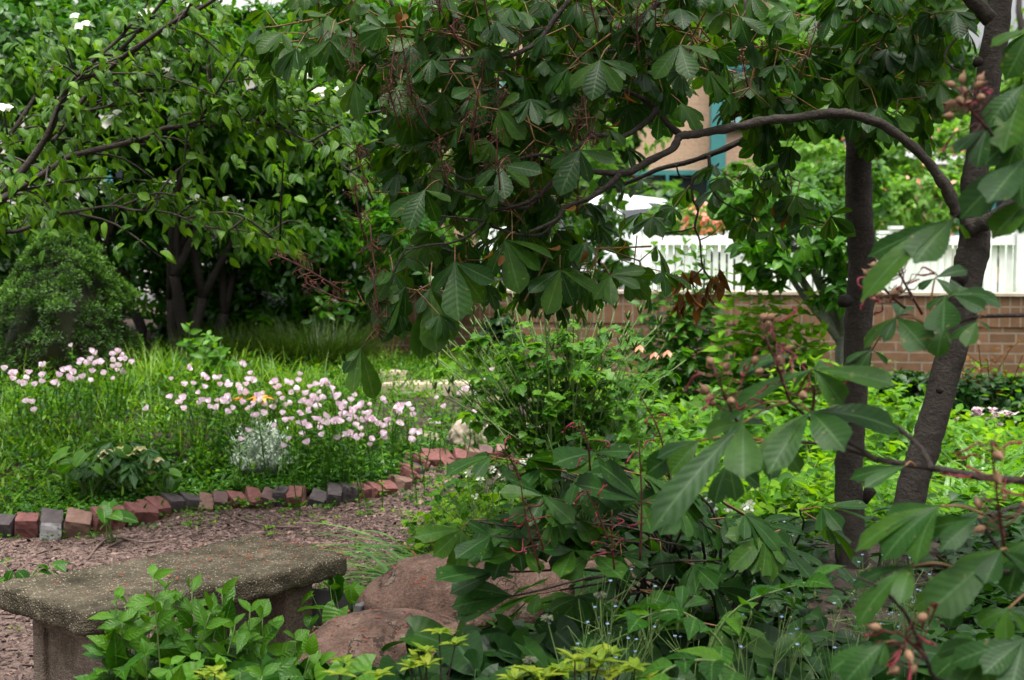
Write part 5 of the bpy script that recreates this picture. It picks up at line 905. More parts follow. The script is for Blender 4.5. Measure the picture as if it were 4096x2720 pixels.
bough('buckeye bough crossing both trunks low, with tan capsules and red flowers', (1040,484,2.75), [([(1100,490),(1024,481),(977,476),(932,468),(905,464),(876,459),(849,449),(827,445),(800,442),(765,440)], 2.7, 3.0, .0085, .003), ([(876,460),(862,450),(841,437),(828,432),(809,418),(790,402)], 2.82, 2.9, .0055, .003), ([(932,469),(925,455),(918,445),(903,432),(884,421),(846,423),(826,424)], 2.76, 3.0, .006, .003)],
 [((813,369,2.86), [(891,374,-.12,.16),(845,397,-.06,.3),(709,402,.0,.13),(785,388,.06,.2),(852,353,.12,.2)], (797,397,2.9)), ((810,412,2.86), [(902,408,-.05,.2),(836,431,-.12,.3),(760,445,-.1,.16),(772,456,-.14,.16)], (795,405,2.9)), ((743,423,2.84), [(743,473,-.12,.26),(655,509,-.2,.105),(697,428,.05,.2),(775,418,.06,.2)], (790,402,2.9)), ((728,462,2.95), [(738,496,-.06,.24),(700,475,0,.2),(712,500,-.05,.2),(765,484,.02,.2)], (765,440,3.0)), ((782,443,3.0), [(748,470,.0,.2),(800,468,-.05,.26),(770,478,-.05,.2)], (800,442,3.0)), ((905,466,2.7), [(850,472,.0,.13),(866,482,-.05,.13)], (915,466,2.72)), ((846,424,3.0), [(833,448,-.04,.2),(815,432,.0,.2)], (862,422,2.97)), ((700,440,3.0), [(655,452,0,.2),(672,468,-.05,.24),(640,470,0,.2)], (765,440,3.0)), ((790,357,3.05), [(745,372,0,.2),(760,350,.1,.22),(735,360,0,.2)], (795,385,2.95)), ((745,410,3.02), [(705,418,.05,.22),(725,432,-.05,.22),(770,398,.1,.2)], (790,402,2.9))],
 [((790,402,2.88), (760,326,2.78), 9, 8), ((738,424,2.9), (716,372,2.85), 8, 5), ((812,415,2.92), (808,380,2.9), 0, 4)])
bough('buckeye bough in front of the leaning trunk with a stalk of red flowers', (1030,315,3.05), [([(1080,312),(1024,315),(978,317),(953,324),(927,325)], 3.0, 3.1, .006, .003), ([(978,317),(968,308),(960,305)], 3.05, 3.1, .003, .002), ([(927,325),(908,315),(896,317)], 3.1, 3.05, .0035, .002)],
 [((897,317,3.05), [(925,346,-.08,.34),(857,337,.0,.18),(885,334,-.05,.2),(905,301,.1,.22)], (927,325,3.1)), ((953,295,3.05), [(993,289,0,.22),(984,308,-.06,.24),(1012,294,.05,.14),(968,276,.1,.24),(935,300,0,.22)], (930,320,3.1)), ((945,297,3.02), [(942,330,-.08,.36),(925,305,0,.24)], (930,320,3.1)), ((935,278,3.1), [(968,265,0,.22),(957,290,-.05,.22),(918,288,0,.24)], (930,310,3.1)), ((943,327,3.05), [(936,352,-.05,.3),(953,343,0,.24)], (935,323,3.08)), ((977,321,3.0), [(966,344,-.05,.24),(995,327,0,.2),(951,337,0,.18)], (985,316,3.02)), ((872,350,3.15), [(843,357,0,.2),(855,370,-.03,.24),(892,362,0,.16)], (896,318,3.05))],
 [((922,314,3.05), (888,248,3.0), 6, 8), ((905,308,3.08), (873,268,3.05), 4, 8)])
bough('topmost near bough at the right edge, red capsules beside the leaning trunk', (1034,150,2.8), [([(1090,170),(1024,155),(1005,149),(987,128)], 2.8, 2.75, .005, .003), ([(1024,152),(1000,175),(975,200),(953,218)], 2.8, 2.8, .003, .0022), ([(1060,90),(1040,85),(1024,84)], 2.9, 2.8, .004, .003)],
 [((953,219,2.8), [(858,265,-.1,.11),(864,250,.05,.12),(916,254,-.08,.28),(972,231,.05,.2),(930,246,0,.2)], None), ((1024,160,2.75), [(963,203,-.05,.2),(967,190,.05,.14),(1020,196,-.06,.3),(990,195,-.1,.22)], (1024,152,2.8)), ((1024,85,2.8), [(989,113,-.05,.22),(1002,146,-.08,.22),(1010,100,0,.2),(1060,110,0,.2)], None), ((1024,130,2.8), [(984,157,-.05,.22),(1005,164,-.08,.2),(1060,150,0,.2)], None), ((988,128,2.75), [(953,146,-.03,.2),(975,158,-.06,.2),(1012,112,.05,.2)], None), ((1040,197,2.75), [(992,220,-.05,.26),(1020,225,-.06,.24)], (1060,180,2.8)), ((1030,30,2.9), [(1000,55,0,.22),(1012,70,-.05,.22),(990,38,0,.2)], None)],
 [((988,129,2.75), (962,88,2.7), 10, 5)])
bough('lowest near bough, long leaflets across the lower right corner', (1034,560,2.6), [([(1090,590),(1040,575),(1001,550),(978,518)], 2.6, 2.55, .006, .003), ([(1070,575),(1024,573),(975,570),(940,566),(911,566)], 2.6, 2.55, .005, .003), ([(1040,640),(1000,690),(940,680),(927,661),(908,618),(890,597),(878,586),(857,577)], 2.6, 2.5, .005, .002), ([(927,661),(905,650),(886,642),(860,650)], 2.52, 2.5, .003, .002), ([(1060,500),(1024,505),(990,515)], 2.65, 2.6, .005, .003)],
 [((940,506,2.55), [(878,540,-.05,.2),(884,512,.05,.18),(848,527,.0,.14),(905,545,-.08,.2)], (985,515,2.58)), ((911,566,2.52), [(842,574,.05,.14),(849,605,-.05,.17),(900,592,-.08,.2),(943,548,.05,.18),(886,556,.05,.2)], (960,569,2.57)), ((978,517,2.55), [(921,530,.0,.18),(946,541,-.06,.2),(1010,530,0,.2)], (990,530,2.56)), ((1001,550,2.55), [(934,603,-.1,.2),(950,562,.0,.22),(985,580,-.06,.26),(1040,570,0,.2)], (1010,556,2.57)), ((1008,609,2.5), [(976,620,0,.3),(1000,636,-.05,.3),(1030,630,0,.2)], (1040,590,2.55)), ((1024,640,2.45), [(985,668,-.05,.22),(950,655,0,.18),(1010,690,-.08,.24),(1060,660,0,.2)], (1040,640,2.5)), ((886,642,2.48), [(827,664,.0,.18),(878,662,-.03,.34),(842,674,-.05,.22),(860,640,.05,.2)], (905,650,2.5)), ((990,645,2.5), [(955,690,-.05,.22),(930,640,.05,.2),(985,690,-.08,.22)], (1030,655,2.5)), ((1030,540,2.6), [(985,560,0,.2),(1000,585,-.05,.22),(1060,560,0,.2)], None), ((960,590,2.6), [(925,615,0,.2),(950,625,-.05,.24),(905,600,.05,.2)], (1000,570,2.6))],
 [((1004,546,2.5), (991,440,2.4), 6, 10), ((925,655,2.5), (895,630,2.45), 5, 8)])
# ---- low buckeye shrub in the middle
r = thing('buckeye_shrub', 'low spreading buckeye shrub with drying red flower stalks over the boulders', 'shrub', gb(690, 4.7)); base = np.array(r.location)
D = 4.15; mb = MB()
tipspec = [(497,572),(513,596),(491,536),(524,550),(574,550),(592,554),(543,496),(641,501),(596,453),(470,520),(560,520),(620,540),(640,590),(600,600),(680,560),(700,520),(720,500),(560,470),(660,470),(700,590),(740,560),(650,620),(560,590),(760,540),(690,620),(730,600),(620,470),(580,505),(530,515),(510,460),(660,540),(740,520),(780,530),(800,510),(680,500),(610,520),(545,530),(640,565),(585,580)]
for k, (px, py) in enumerate(tipspec):
    q = P(px, py, D + rng.normal(0, .15)); bb = base + rng.normal(0, .12, 3) * [1, 1, 0]; m = bb * .45 + q * .55 + np.array([.1, 0, .12]) ; tube(mb, cr([bb, m, q], 5), [.007, .0045, .0028], 6, .1)
mb.build('stem', M['greystem'], r)
EX = [((497,572),[(439,571),(451,591),(510,577)]),((513,596),[(452,603),(455,613),(466,585),(541,578)]),((491,536),[(457,554),(481,558),(500,537),(470,522)]),((524,550),[(485,556),(505,541),(540,570)]),((574,550),[(541,548),(595,558),(560,570)]),((592,554),[(621,573),(562,577),(604,540)]),((543,496),[(505,473),(530,521),(572,520),(500,490)]),((641,501),[(579,481),(605,463),(690,495),(650,530),(600,510)]),((596,453),[(570,468),(628,448),(610,480),(560,455)])]
for (b_, tps) in EX: expleaf(r, (*b_, D - .15), [(a, c, rng.normal(-.08, .06), .21) for a, c in tps], 'bucknear', T_BUCKH)
tp = np.array([P(a, c, D + rng.normal(.05, .15)) for a, c in tipspec[9:]]); ti = rng.integers(0, 4, len(tp))
for q in tp:
    for k in range(2):
        mb = MB(); a = rng.uniform(0, 6.28); d = np.array([[math.cos(a), math.sin(a) * .7 - .3, rng.normal(-.15, .25)]]); palmate(mb, T_BUCKH, (q + d[0] * .07)[None], d, (UP + rng.normal(0, .35, 3) - np.array([0, .3, 0]))[None], np.array([rng.uniform(.12, .18)]), 5, 1.25, .25, .21); o = mb.build('leaf', M['bucknear'], r); ms = MB(); sticks(ms, q[None], (q + d[0] * .072)[None], .0022); ms.build('petiole', M['petiole'], o)
for (a, b) in (((640,560),(639,440)),((608,540),(586,490)),((540,570),(520,480)),((520,480),(500,445)),((590,470),(580,420)),((615,575),(612,510)),((670,480),(640,395)),((545,555),(525,500))):
    redstalk(r, (*a, D - .25), (*b, D - .3), 0, 4, .03)
# ================================================================ RIGHT BED
def bed2(n, x0, x1, y0, y1, fn=None):
    x = rng.uniform(x0, x1, n); y = rng.uniform(y0, y1, n); k = (y < wall_at(x) - .15)
    if fn is not None: k &= fn(x, y)
    if y1 < 7.5: k &= ~((x > 1.0 * y / 5) & (x < 1.72 * y / 5.3) & (y > 4.5) & (rng.random(n) < .93))
    return onground(x[k], y[k])
notpath = lambda x, y: x > np.interp(y, B_[::-1][:, 1] if B_[0, 1] > B_[-1, 1] else B_[:, 1], B_[::-1][:, 0] if B_[0, 1] > B_[-1, 1] else B_[:, 0]) + .05
carpet('ground_cover', 'bright lime green leafy cover spreading under the buckeyes', 'lime', T_OVM, bed2(5200, .3, 4.8, 6.6, 11.6, notpath), .075, .022, .36, 4, (-.3, .8))
carpet('ground_cover', 'small dark green leaves along the foot of the brick wall', 'mid', T_OV, bed2(2600, -1.2, 5, 9.6, 13, lambda x, y: (y > wall_at(x) - 1.7) & (x > -.9 - .0 * y)), .05, .015, .18, 4, (-.1, .9))
carpet('ground_cover', 'dark low leaves and forget me not stems shading the front bed', 'dark', T_HEART, bed2(1500, -.5, 2.4, 3.9, 6.6, lambda x, y: notpath(x, y) & (x > -.25 - (y - 4.4) * .2)), .07, .028, .16, 3, (-.3, .5))
carpet('ground_cover', 'dull broad leaves filling the shade between the front plants', 'dark', T_OVM, bed2(2400, -.4, 2.6, 4.0, 6.6, lambda x, y: notpath(x, y) & (x > -.2 - (y - 4.4) * .2)), .085, .03, .26, 3, (-.4, .5))
# lime clumps, countable
LC = [(610,425,8.6),(650,440,8.2),(700,425,8.4),(740,450,7.8),(790,470,7.6),(680,470,7.6),(820,440,8.3),(890,450,8.2),(780,410,9.2),(720,400,9.4),(660,395,9.6),(620,390,9.8),(880,400,9.6),(890,500,7.2),(830,520,7.0),(760,510,7.0),(700,510,7.0),(640,500,7.1),(930,420,9.0),(600,465,7.7),(660,420,8.9),(760,430,8.6)]
for px, py, d in LC: roundleaf('lime_leaf_plant', 'bright lime green leafy plant in the mass under the buckeyes', 'plant', px, d, 34, .34, .27, .11, 'lime', T_LOB if px < 690 else T_OVM, .36, 'lime green leafy plants under the buckeyes', mn=.3)
# strappy daylily clumps, right
for k, (px, d, n) in enumerate(((985,8.0,80),(950,8.6,60),(1010,7.3,70),(930,7.6,50),(1020,9.0,50),(965,7.0,45),(905,9.0,40))):
    grassclump('daylily_clump', 'strap leaved daylily clump behind the leaning trunk at the right', 'plant', px, 420, d, n, .6, .011, 'strap', .13, (.9, 1.5), (-.9, .2), 'daylily clumps behind the leaning trunk')
grassclump('daylily_clump', 'tall arching pale strap leaves at the right photo edge before the wall', 'plant', 1000, 420, 8.4, 10, .95, .011, 'strap', .1, (1.1, 1.5), (-1.2, -.3))
# pale pink flowers behind the leaning trunk
r = thing('pale_pink_flowers', 'cluster of pale pink flowers near the wall, right of the leaning trunk', 'plant', gb(988, 9.3)); b = np.array(r.location); n = 26; q = np.array([P(px, py, 9.3) for px, py in zip(rng.normal(988, 15, n), rng.normal(414, 6, n))]); mb = MB(); sticks(mb, b + rng.normal(0, .06, (n, 3)) * [1, 1, 0], q, .003); mb.build('stem', M['stem'], r)
for p in q: mb = MB(); th = np.arange(7) * .9; leaves(mb, T_TINY, np.repeat(p[None], 7, 0) + rng.normal(0, .008, (7, 3)), np.stack([np.cos(th), np.sin(th), .4 + 0 * th], 1), UP, .028, .011, 0); mb.build('flower', M['pink'], r)
bl = [Bl(950, 392, 10.6, 40, 22, .4), Bl(1000, 398, 10.4, 35, 24, .4), Bl(905, 390, 10.8, 35, 18, .3)]
r = thing('dark_shrub', 'low dark green shrub with reddish tips against the wall, right', 'shrub', gb(960, 10.6)); mb = MB(); limbs(mb, np.array(r.location), inblobs(bl, 8, .2)[0], .012, .004); mb.build('stem', M['darkbark'], r); mb = MB(); crown(mb, bl, 330, 6, .075, .025, T_OV); mb.build('crown', M['dark'], r)
mb = MB(); q = np.array([P(a, c, 10.3) for a, c in zip(rng.normal(985, 22, 46), rng.normal(366, 12, 46))]); leaves(mb, T_OV, q, randdir(46) + UP, UP, .05, .014, .1); sticks(mb, np.array([P(a, 395, 10.5) for a in rng.normal(985, 20, 14)]), q[:14], .004); mb.build('red_tip', M['rust'], r)
# tall stemmed perennials by the wall
def stems_at(spec, d, jit=.03): return [(gb(px + rng.normal(0, 3), d + rng.normal(0, jit)), P(px, py, d)) for px, py in spec]
stemplant('tall_perennial', 'tall stems with light green whorled leaves before the fence gap', 'plant', stems_at([(655,245),(665,252),(676,262),(685,245),(697,258),(706,250),(716,270),(645,270),(660,285),(672,290),(690,275),(703,285),(650,300),(683,300),(712,305),(697,250)], 10.2), .145, .029, T_LANM, 'mid', 16, None, .1, elev=.0)
stemplant('tall_perennial', 'light green whorled perennial in front of the brick wall, left of the pale trunk', 'plant', stems_at([(735,275),(750,290),(765,300),(780,290),(800,305),(812,295),(742,320),(775,325),(822,330),(790,340),(760,335),(728,300),(758,305),(788,315),(806,335),(745,345),(772,280)], 9.6), .155, .03, T_LANM, 'lime', 13, None, .1, elev=.1, whorl=3)
stemplant('tall_perennial', 'short light green perennial at the foot of the wall beside the pale trunk', 'plant', stems_at([(830,350),(815,360),(800,365),(785,370),(770,372),(840,370)], 9.2), .12, .02, T_LANM, 'lime', 8, None, .1, whorl=3)
stemplant('mixed_perennial', 'mid green leafy perennial clump left of the upright trunk', 'plant', stems_at([(690,400),(712,392),(735,402),(755,395),(775,405),(800,398),(820,402),(700,420),(745,418),(790,420)], 8.7), .13, .026, T_OVM, 'mid', 8, None, .2)
stemplant('mixed_perennial', 'mid green leafy perennial clump between the two trunks', 'plant', stems_at([(880,405),(895,392),(910,402),(925,395),(900,420),(888,430)], 8.4), .13, .024, T_LANM, 'mid', 9, None, .25)
stemplant('mixed_perennial', 'pale leafy perennial clump in front of the columbine, centre', 'plant', stems_at([(600,385),(620,375),(640,380),(655,390),(630,400),(668,398),(610,405)], 8.0), .12, .03, T_OVM, 'airy', 8, None, .2)
# dark wall vine patch
bl = [Bl(500, 345, 12.3, 22, 40, .12), Bl(480, 385, 12.2, 25, 16, .15), Bl(530, 390, 11.8, 30, 16, .2)]
r = thing('wall_creeper', 'dark leafy creeper growing up the shaded brick wall', 'plant', gb(505, 12.4)); mb = MB(); limbs(mb, np.array(r.location), inblobs(bl, 8, .2)[0], .01, .004); mb.build('stem', M['darkbark'], r); mb = MB(); crown(mb, bl, 220, 5, .08, .025, T_OV, droop=.5); mb.build('leaves', M['dark'], r)
# columbine
r = thing('columbine', 'tall airy columbine gone to seed with green pods, middle of the bed', 'plant', gb(560, 7.0)); b = np.array(r.location); ms, mp, ml = MB(), MB(), MB()
tips = [(435,390),(452,384),(472,391),(483,375),(438,345),(432,330),(448,350),(470,318),(488,332),(495,300),(505,290),(520,282),(535,275),(548,283),(560,270),(575,290),(590,280),(605,295),(615,310),(628,330),(640,315),(525,300),(550,305),(570,300),(600,330),(620,345),(655,335),(660,325),(512,320),(540,320),(580,315),(635,350),(510,345),(487,355),(560,330),(456,322),(443,312)]
lpos = []
tips = tips + [(a + rng.normal(0, 14), c + rng.normal(0, 14) + 6) for a, c in tips]
for px, py in tips:
    q = P(px, py, 6.9 + rng.normal(0, .18)); bb = b + rng.normal(0, .12, 3) * [1, .8, 0]; m = bb * .5 + q * .5 + np.array([(bb[0] - q[0]) * .18, 0, .05]); q0 = q - nrmz(q - m) * .0; c = cr([bb, m, q], 7)
    d = np.array([np.sign(q[0] - b[0]) * .5, 0, 1.]); c[-1] = c[-1]; tube(ms, c, [.005, .0038, .0026], 5)
    for k in range(4): pass
    mp = MB(); leaves(mp, T_LAN, np.repeat(q[None], 5, 0), np.stack([np.cos(np.arange(5) * 1.257) * .25, np.sin(np.arange(5) * 1.257) * .25, np.ones(5)], 1), np.stack([np.cos(np.arange(5) * 1.257), np.sin(np.arange(5) * 1.257), np.zeros(5)], 1),   .05, .0075, -.25); mp.build('seed_pod', M['stem'], r)
    for f in rng.uniform(.2, .85, 3): lpos.append(c[int(f * (len(c) - 1))])
lpos = np.array(lpos); n = len(lpos)
low = b + np.stack([rng.normal(.06, .27, 330), rng.normal(0, .22, 330), .1 + .95 * rng.random(330) ** 1.5], 1); lp2 = np.concatenate([lpos + rng.normal(0, .04, lpos.shape), low]); sticks(ms, np.concatenate([lpos, low * .7 + b * .3]), lp2, .0018)
for k in range(3):
    a = rng.uniform(0, 6.28, len(lp2)); dd = np.stack([np.cos(a), np.sin(a), rng.normal(0, .3, len(lp2))], 1); q = lp2 + dd * .02; palmate(ml, T_LOB, q, dd, UP + rng.normal(0, .3, dd.shape), rng.uniform(.045, .095, len(lp2)), 3, .9, .3, .4)
ms.build('stem', M['stem'], r); ml.build('leaves', M['airy'], r)
for px, py in ((668,350),(640,345),(655,352)):
    mb = MB(); c = P(px, py, 6.6); th = np.arange(5) * 1.257; leaves(mb, T_LANM, np.repeat(c[None], 5, 0), np.stack([np.cos(th) * .7, np.sin(th) * .7, np.full(5, -.8)], 1), UP, .045, .011, 0); o = mb.build('flower', M['coral'], r); ms = MB(); sticks(ms, b[None] + UP * .5, c[None], .002); ms.build('flower_stem', M['stem'], o)
# dark bugbane-like leaves at columbine foot
roundleaf('dark_lobed_plant', 'dark green lobed plant at the foot of the columbine', 'plant', 580, 6.4, 60, .5, .22, .085, 'dark', T_LOB, .42, mn=.4)
# geranium mound
for k, (px, d, rad) in enumerate(((468,6.5,.24),(500,6.3,.26),(480,7.1,.22),(520,6.9,.24),(450,6.3,.18))):
    roundleaf('cranesbill', 'bright green mounded cranesbill beside the path', 'plant', px, d, 280, .27 + .03 * (k % 3), rad + .04, .05, 'lime', T_LOB, .5, 'cranesbill mounds along the path', mn=.2)
def whiteflowers(name, label, pts, d, bx, mat='white', L=.016, k5=5, ball=True):
    r = thing(name, label, 'flower', gb(bx, d)); b = np.array(r.location)
    for px, py in pts:
        c = P(px, py, d + rng.normal(0, .05)); mb = MB(); sticks(mb, b[None] + rng.normal(0, .05, (1, 3)) * [1, 1, 0], c[None], .002); st = mb.build('stem', M['stem'], r); mb = MB(); n = 12; v = randdir(n); leaves(mb, T_EL, c + v * .006, v, randdir(n), L, L * .35, 0); mb.build('flower', M[mat], st)
whiteflowers('white_flower', 'white cranesbill flowers standing above the bright mound', [(467,474),(480,480),(475,497),(492,470),(502,476),(523,462),(535,466),(530,458),(545,463)], 6.4, 495)
whiteflowers('white_flower', 'white and pinkish flower cluster left of the upright trunk', [(692,505),(697,507),(709,498),(711,505),(713,510),(745,506),(749,509),(706,508),(728,508),(750,504)], 6.6, 720, 'white', .02)
# lying strap leaves
g = G(405, 590, .05); r = thing('fallen_strap_leaves', 'flattened pale green strap leaves lying between bench and boulder', 'plant', np.array([P(405, 590, 5.85)[0], 5.85, .14])); b = np.array(r.location); n = 110; mb = MB(); blades(mb, b + np.stack([rng.normal(.12, .14, n), rng.normal(.05, .28, n), rng.uniform(-.08, .12, n)], 1), rng.normal(math.pi, .4, n), rng.uniform(.28, .55, n), .012, rng.uniform(.1, .7, n), rng.uniform(-.7, -.1, n)); mb.build('leaves', M['strap'], r)
mb = MB(); n = 7; blades(mb, b + np.stack([rng.normal(.05, .15, n), rng.normal(.2, .2, n), rng.uniform(0, .1, n)], 1), rng.uniform(1.5, 4, n), rng.uniform(.2, .35, n), .007, rng.uniform(.4, 1.2, n), rng.uniform(-.4, .3, n)); o = mb.build('dried_leaves', M['rust'], r); o['label'] = 'orange brown dried strap leaves'
roundleaf('violet_plant', 'round leaved violet sprouting at the bench end', 'plant', 345, 5.1, 15, .34, .14, .085, 'front', T_HEART, .5)
roundleaf('violet_plant', 'round leaved violet beside the grey edging slab', 'plant', 380, 4.95, 11, .27, .14, .08, 'front', T_HEART, .5)
roundleaf('violet_plant', 'pale seedling on the path beyond the bench end', 'plant', 362, 5.9, 5, .15, .08, .1, 'lime', T_LOB, .4)
roundleaf('violet_plant', 'small weed patch on the path edge by the strap leaves', 'plant', 395, 5.7, 12, .12, .14, .05, 'lime', T_OVM, .34)
# ================================================================ FOREGROUND PLANTS
D = 3.95
def fst(spec, d, zb=.02): return [(np.array([P(bx, 600, d)[0], d + rng.normal(0, .05), zb]), P(px, py, d + rng.normal(0, .06))) for bx, px, py in spec]
stemplant('leafy_seedling', 'bright leafy seedling clump growing in front of the bench', 'plant', fst([(150,153,578),(165,166,590),(125,116,600),(130,128,606),(175,178,598),(185,192,592),(205,222,594),(190,210,612),(150,150,612),(160,175,622),(135,140,632),(200,235,625),(170,190,640),(120,110,640),(215,240,640),(145,140,650),(180,172,636),(205,215,630),(225,250,612),(160,198,648),(130,122,622),(195,225,655)], D), .135, .027, T_LANM, 'front', 10, None, .15, taper=.5, sr=.0035)
stemplant('leafy_seedling', 'short leafy seedling clump between the bench leg and boulder', 'plant', fst([(255,262,618),(270,275,630),(240,250,650),(285,295,640),(300,310,655),(262,262,660),(250,285,650),(290,320,665)], 3.9), .115, .034, T_OVM, 'front', 7, None, .15, sr=.0035)
stemplant('leafy_seedling', 'leafy seedling clump at the bottom edge, right of the bench front leg', 'plant', fst([(140,145,655),(165,170,665),(190,200,660),(215,222,668),(235,240,672),(255,262,676)], 3.6), .1, .026, T_LANM, 'front', 7, None, .15, sr=.0035)
HL = [(300,640,4.0,'dark'),(330,660,3.8,'front'),(360,668,3.75,'dark'),(405,660,3.9,'dark'),(430,640,4.05,'dark'),(450,625,4.1,'dark'),(480,655,3.9,'dark'),(510,640,4.0,'dark'),(470,672,3.75,'dark'),(540,655,3.9,'dark'),(570,640,4.1,'dark'),(395,685,3.6,'dark'),(600,655,4.0,'dark'),(250,668,3.7,'front'),(290,672,3.65,'front'),(560,672,3.7,'dark'),(640,670,3.8,'dark'),(700,675,3.7,'dark'),(770,660,3.8,'dark'),(820,665,4.0,'dark'),(870,655,4.0,'dark'),(800,680,3.6,'dark'),(740,640,4.1,'dark'),(680,640,4.2,'dark'),(900,660,3.7,'dark')]
for px, py, d, mt in HL:
    if px < 460: py += 20
    top = P(px, py, d)[2]; zb = .1
    r = thing('heart_leaved_plant', ('heart leaved ground plant with dull green leaves along the bottom of the photo' if mt == 'dark' else 'broad leaved ground plant with brighter green leaves beside the boulder front'), 'plant', (P(px, py, d)[0], d, zb), 'heart leaved plants along the bottom' if mt == 'dark' else 'brighter broad leaved plants beside the boulder'); b = np.array(r.location); n = 15
    q = b + np.stack([rng.normal(0, .12, n), rng.normal(0, .1, n), (top - zb) * rng.uniform(.55, 1.1, n)], 1); mb = MB(); sticks(mb, b + rng.normal(0, .008, (n, 3)) * [1, 1, 0], q, .0028, .002); mb.build('stem', M['stem'], r)
    a = rng.uniform(0, 6.28, n); e = rng.normal(-.35, .3, n); L = rng.uniform(.075, .15, n); mb = MB(); leaves(mb, T_HEART, q, np.stack([np.cos(a) * np.cos(e), np.sin(a) * np.cos(e) - .3, np.sin(e)], 1), UP + rng.normal(0, .25, (n, 3)) - np.array([0, .4, 0]), L, L * rng.uniform(.36, .5, n), rng.uniform(.05, .4, n)); mb.build('leaves', M[mt], r)
# yellow-green azalea shoots
def azalea(label, spec, d, n=8, L=.06):
    r = thing('yellow_green_shrub', label, 'shrub', np.array([P(np.mean([s[0] for s in spec]), 650, d)[0], d, .1])); b = np.array(r.location); ms = MB()
    for px, py in spec:
        q = P(px, py, d + rng.normal(0, .05)); bb = b + rng.normal(0, .04, 3) * [1, 1, 0]; tube(ms, cr([bb, (bb + q) / 2 + rng.normal(0, .03, 3), q], 4), [.0035, .002], 5)
        mb = MB(); a = np.arange(n) * 2 * np.pi / n + rng.normal(0, .2, n); leaves(mb, T_LANM, np.repeat(q[None], n, 0), np.stack([np.cos(a), np.sin(a), rng.uniform(.1, .8, n)], 1), UP, L * rng.uniform(.6, 1.1, n), L * .17, .2); mb.build('leaf_rosette', M['yellow'], r)
    ms.build('stem', M['greystem'], r)
azalea('bare stemmed shoot with yellow green leaf tufts, bottom left of the centre', [(439,632),(455,645),(425,652),(418,660),(428,665),(412,668)], 3.5, 9, .05)
azalea('low yellow green shoots at the bottom edge below the bench plants', [(345,662),(340,675),(205,676),(215,672),(222,680),(380,675)], 3.4, 8, .05)
azalea('spreading yellow green azalea shrub at the bottom centre', [(575,660),(590,655),(600,662),(612,655),(560,672),(545,678),(580,674),(620,672),(605,676),(635,668),(530,672),(595,668),(648,678),(515,680)], 3.5, 9, .06)
# solomon's seal
def seal(label, pts, d, n):
    c = pl(pts, d, d - .1, 6); r = thing('arching_seal', label, 'plant', np.array([c[0][0], c[0][1], .15])); mb = MB(); tube(mb, np.vstack([np.array(r.location)[None], c]), [.004, .003, .002], 6); mb.build('stem', M['stem'], r); mb = MB(); k = np.linspace(.25, 1, n) * (len(c) - 1); q = np.stack([np.interp(k, np.arange(len(c)), c[:, e]) for e in range(3)], 1); dr = nrmz(c[-1] - c[0]); s_ = np.where(np.arange(n) % 2, 1, -1)[:, None]; sd = nrmz(np.cross(dr, UP)); leaves(mb, T_LANM, q, dr * .6 + sd * s_ * .8 + UP * rng.normal(-.1, .25, (n, 1)), UP + rng.normal(0, .25, (n, 3)), rng.uniform(.1, .15, n), rng.uniform(.02, .032, n), .35); mb.build('leaves', M['front'], r)
    mb = MB()
    for p in q[::2]: capsule(mb, p - UP * .03, -UP, .018, .004)
    sticks(mb, q[::2], q[::2] - UP * .03, .001); mb.build('hanging_buds', M['stem'], r)
seal('arching leafy stem with drooping leaves at the lower middle right', [(735,672),(722,645),(700,622),(672,610),(640,618)], 3.4, 11)
seal('arching leafy stem with hanging green buds left of the upright trunk base', [(710,650),(722,625),(745,603),(780,590),(815,580)], 3.7, 11)
seal('drooping leafy stem nearest the bottom edge, right of the yellow green shrub', [(745,700),(735,672),(705,660),(670,668),(645,690)], 3.1, 9)
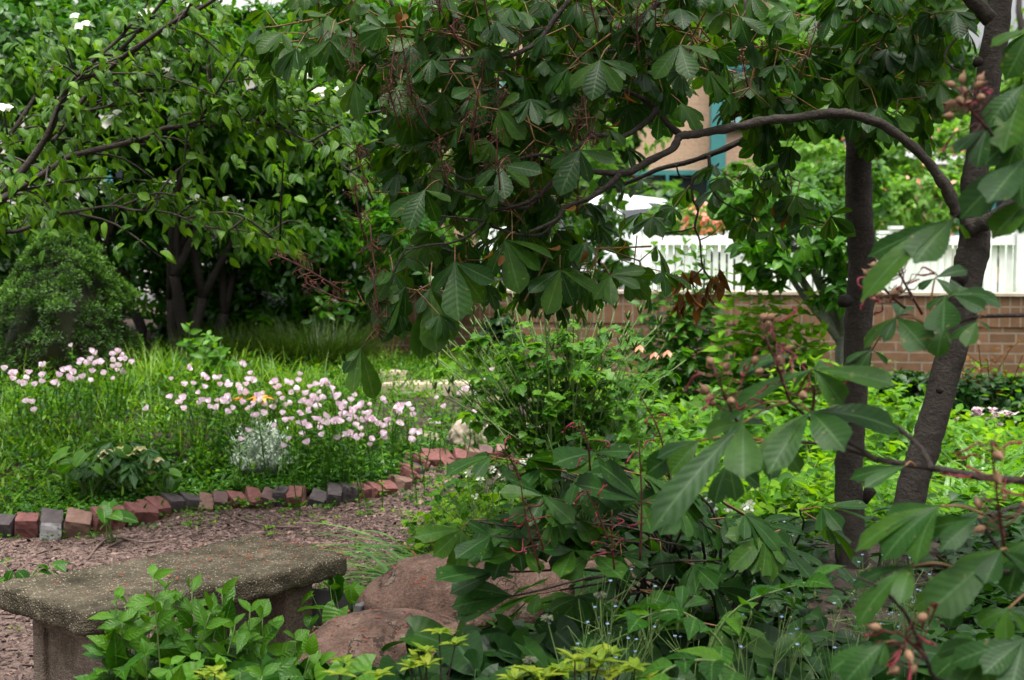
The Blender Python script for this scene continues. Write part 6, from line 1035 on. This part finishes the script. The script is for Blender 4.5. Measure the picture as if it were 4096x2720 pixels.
# forget-me-not sprays
def spray(label, px0, px1, py0, py1, d, n):
    r = thing('forget_me_not', label, 'flower', np.array([P((px0 + px1) / 2, 640, d)[0], d, .1])); b = np.array(r.location); ms, mf = MB(), MB(); q = P(rng.uniform(px0, px1, n), rng.uniform(py0, py1, n), d + rng.normal(0, .15, n)); bb = q * [1, 1, 0] + rng.normal(0, .08, (n, 3)) * [1, 1, 0] + [0, 0, .12]; m = (q + bb) / 2 + rng.normal(0, .03, (n, 3)); sticks(ms, bb, m, .0014); sticks(ms, m, q, .0013, .001)
    for k in range(5): e = q + rng.normal(0, .03, (n, 3)); f = m + (q - m) * rng.uniform(.3, .9, (n, 1)); sticks(ms, f, e, .0009); mm = rng.random(n) < .8; leaves(ms, T_TINY, e[~mm], randdir((~mm).sum()), UP, .006, .003); 
    st = ms.build('stem', M['stem'], r); a = np.arange(5) * 1.257; dq = np.stack([np.cos(a), np.sin(a) * .6, np.full(5, .5)], 1)
    for e in q: mf = MB(); leaves(mf, T_TINY, np.repeat(e[None], 5, 0), dq, np.array([0, -.7, .7]), .006, .0022, 0); mf.build('flower', M['blue'], r)
for px0, px1, py0, py1, d, n, lab in ((590,690,560,640,3.9,16,'thin forget me not sprays with tiny pale blue flowers under the low buckeye'), (700,800,520,600,5.2,36,'tiny pale blue forget me nots left of the upright trunk base'), (850,930,545,640,4.6,36,'tiny pale blue forget me nots at the foot of the leaning trunk'), (540,640,620,680,3.7,14,'thin forget me not sprays above the yellow green azalea'), (740,850,600,670,3.6,9,'fine seeding sprays between the arching stems and lowest bough')): spray(lab, px0, px1, py0, py1, d, n)
# single tall thin flower stalk heads near the front
for px, py, bx, d, lab in ((547,618,565,3.7,'fuzzy seed head on a thin bent stem above the azalea'), (600,595,590,3.8,'pale fuzzy seed head on a tall stem under the low buckeye'), (530,660,535,3.5,'small fuzzy seed head at the bottom centre')):
    q = P(px, py, d); b = np.array([P(bx, 660, d)[0], d, .15]); r = thing('seed_head', lab, 'plant', b); mb = MB(); tube(mb, cr([b, (b + q) / 2 + [.02, 0, .03], q], 5), [.0022, .0016], 5); mb.build('stem', M['stem'], r); mb = MB(); v = randdir(70) * [1.3, 1, .7]; sticks(mb, np.repeat(q[None], 70, 0), q + v * .015, .0008); mb.build('head', M['seed'], r)
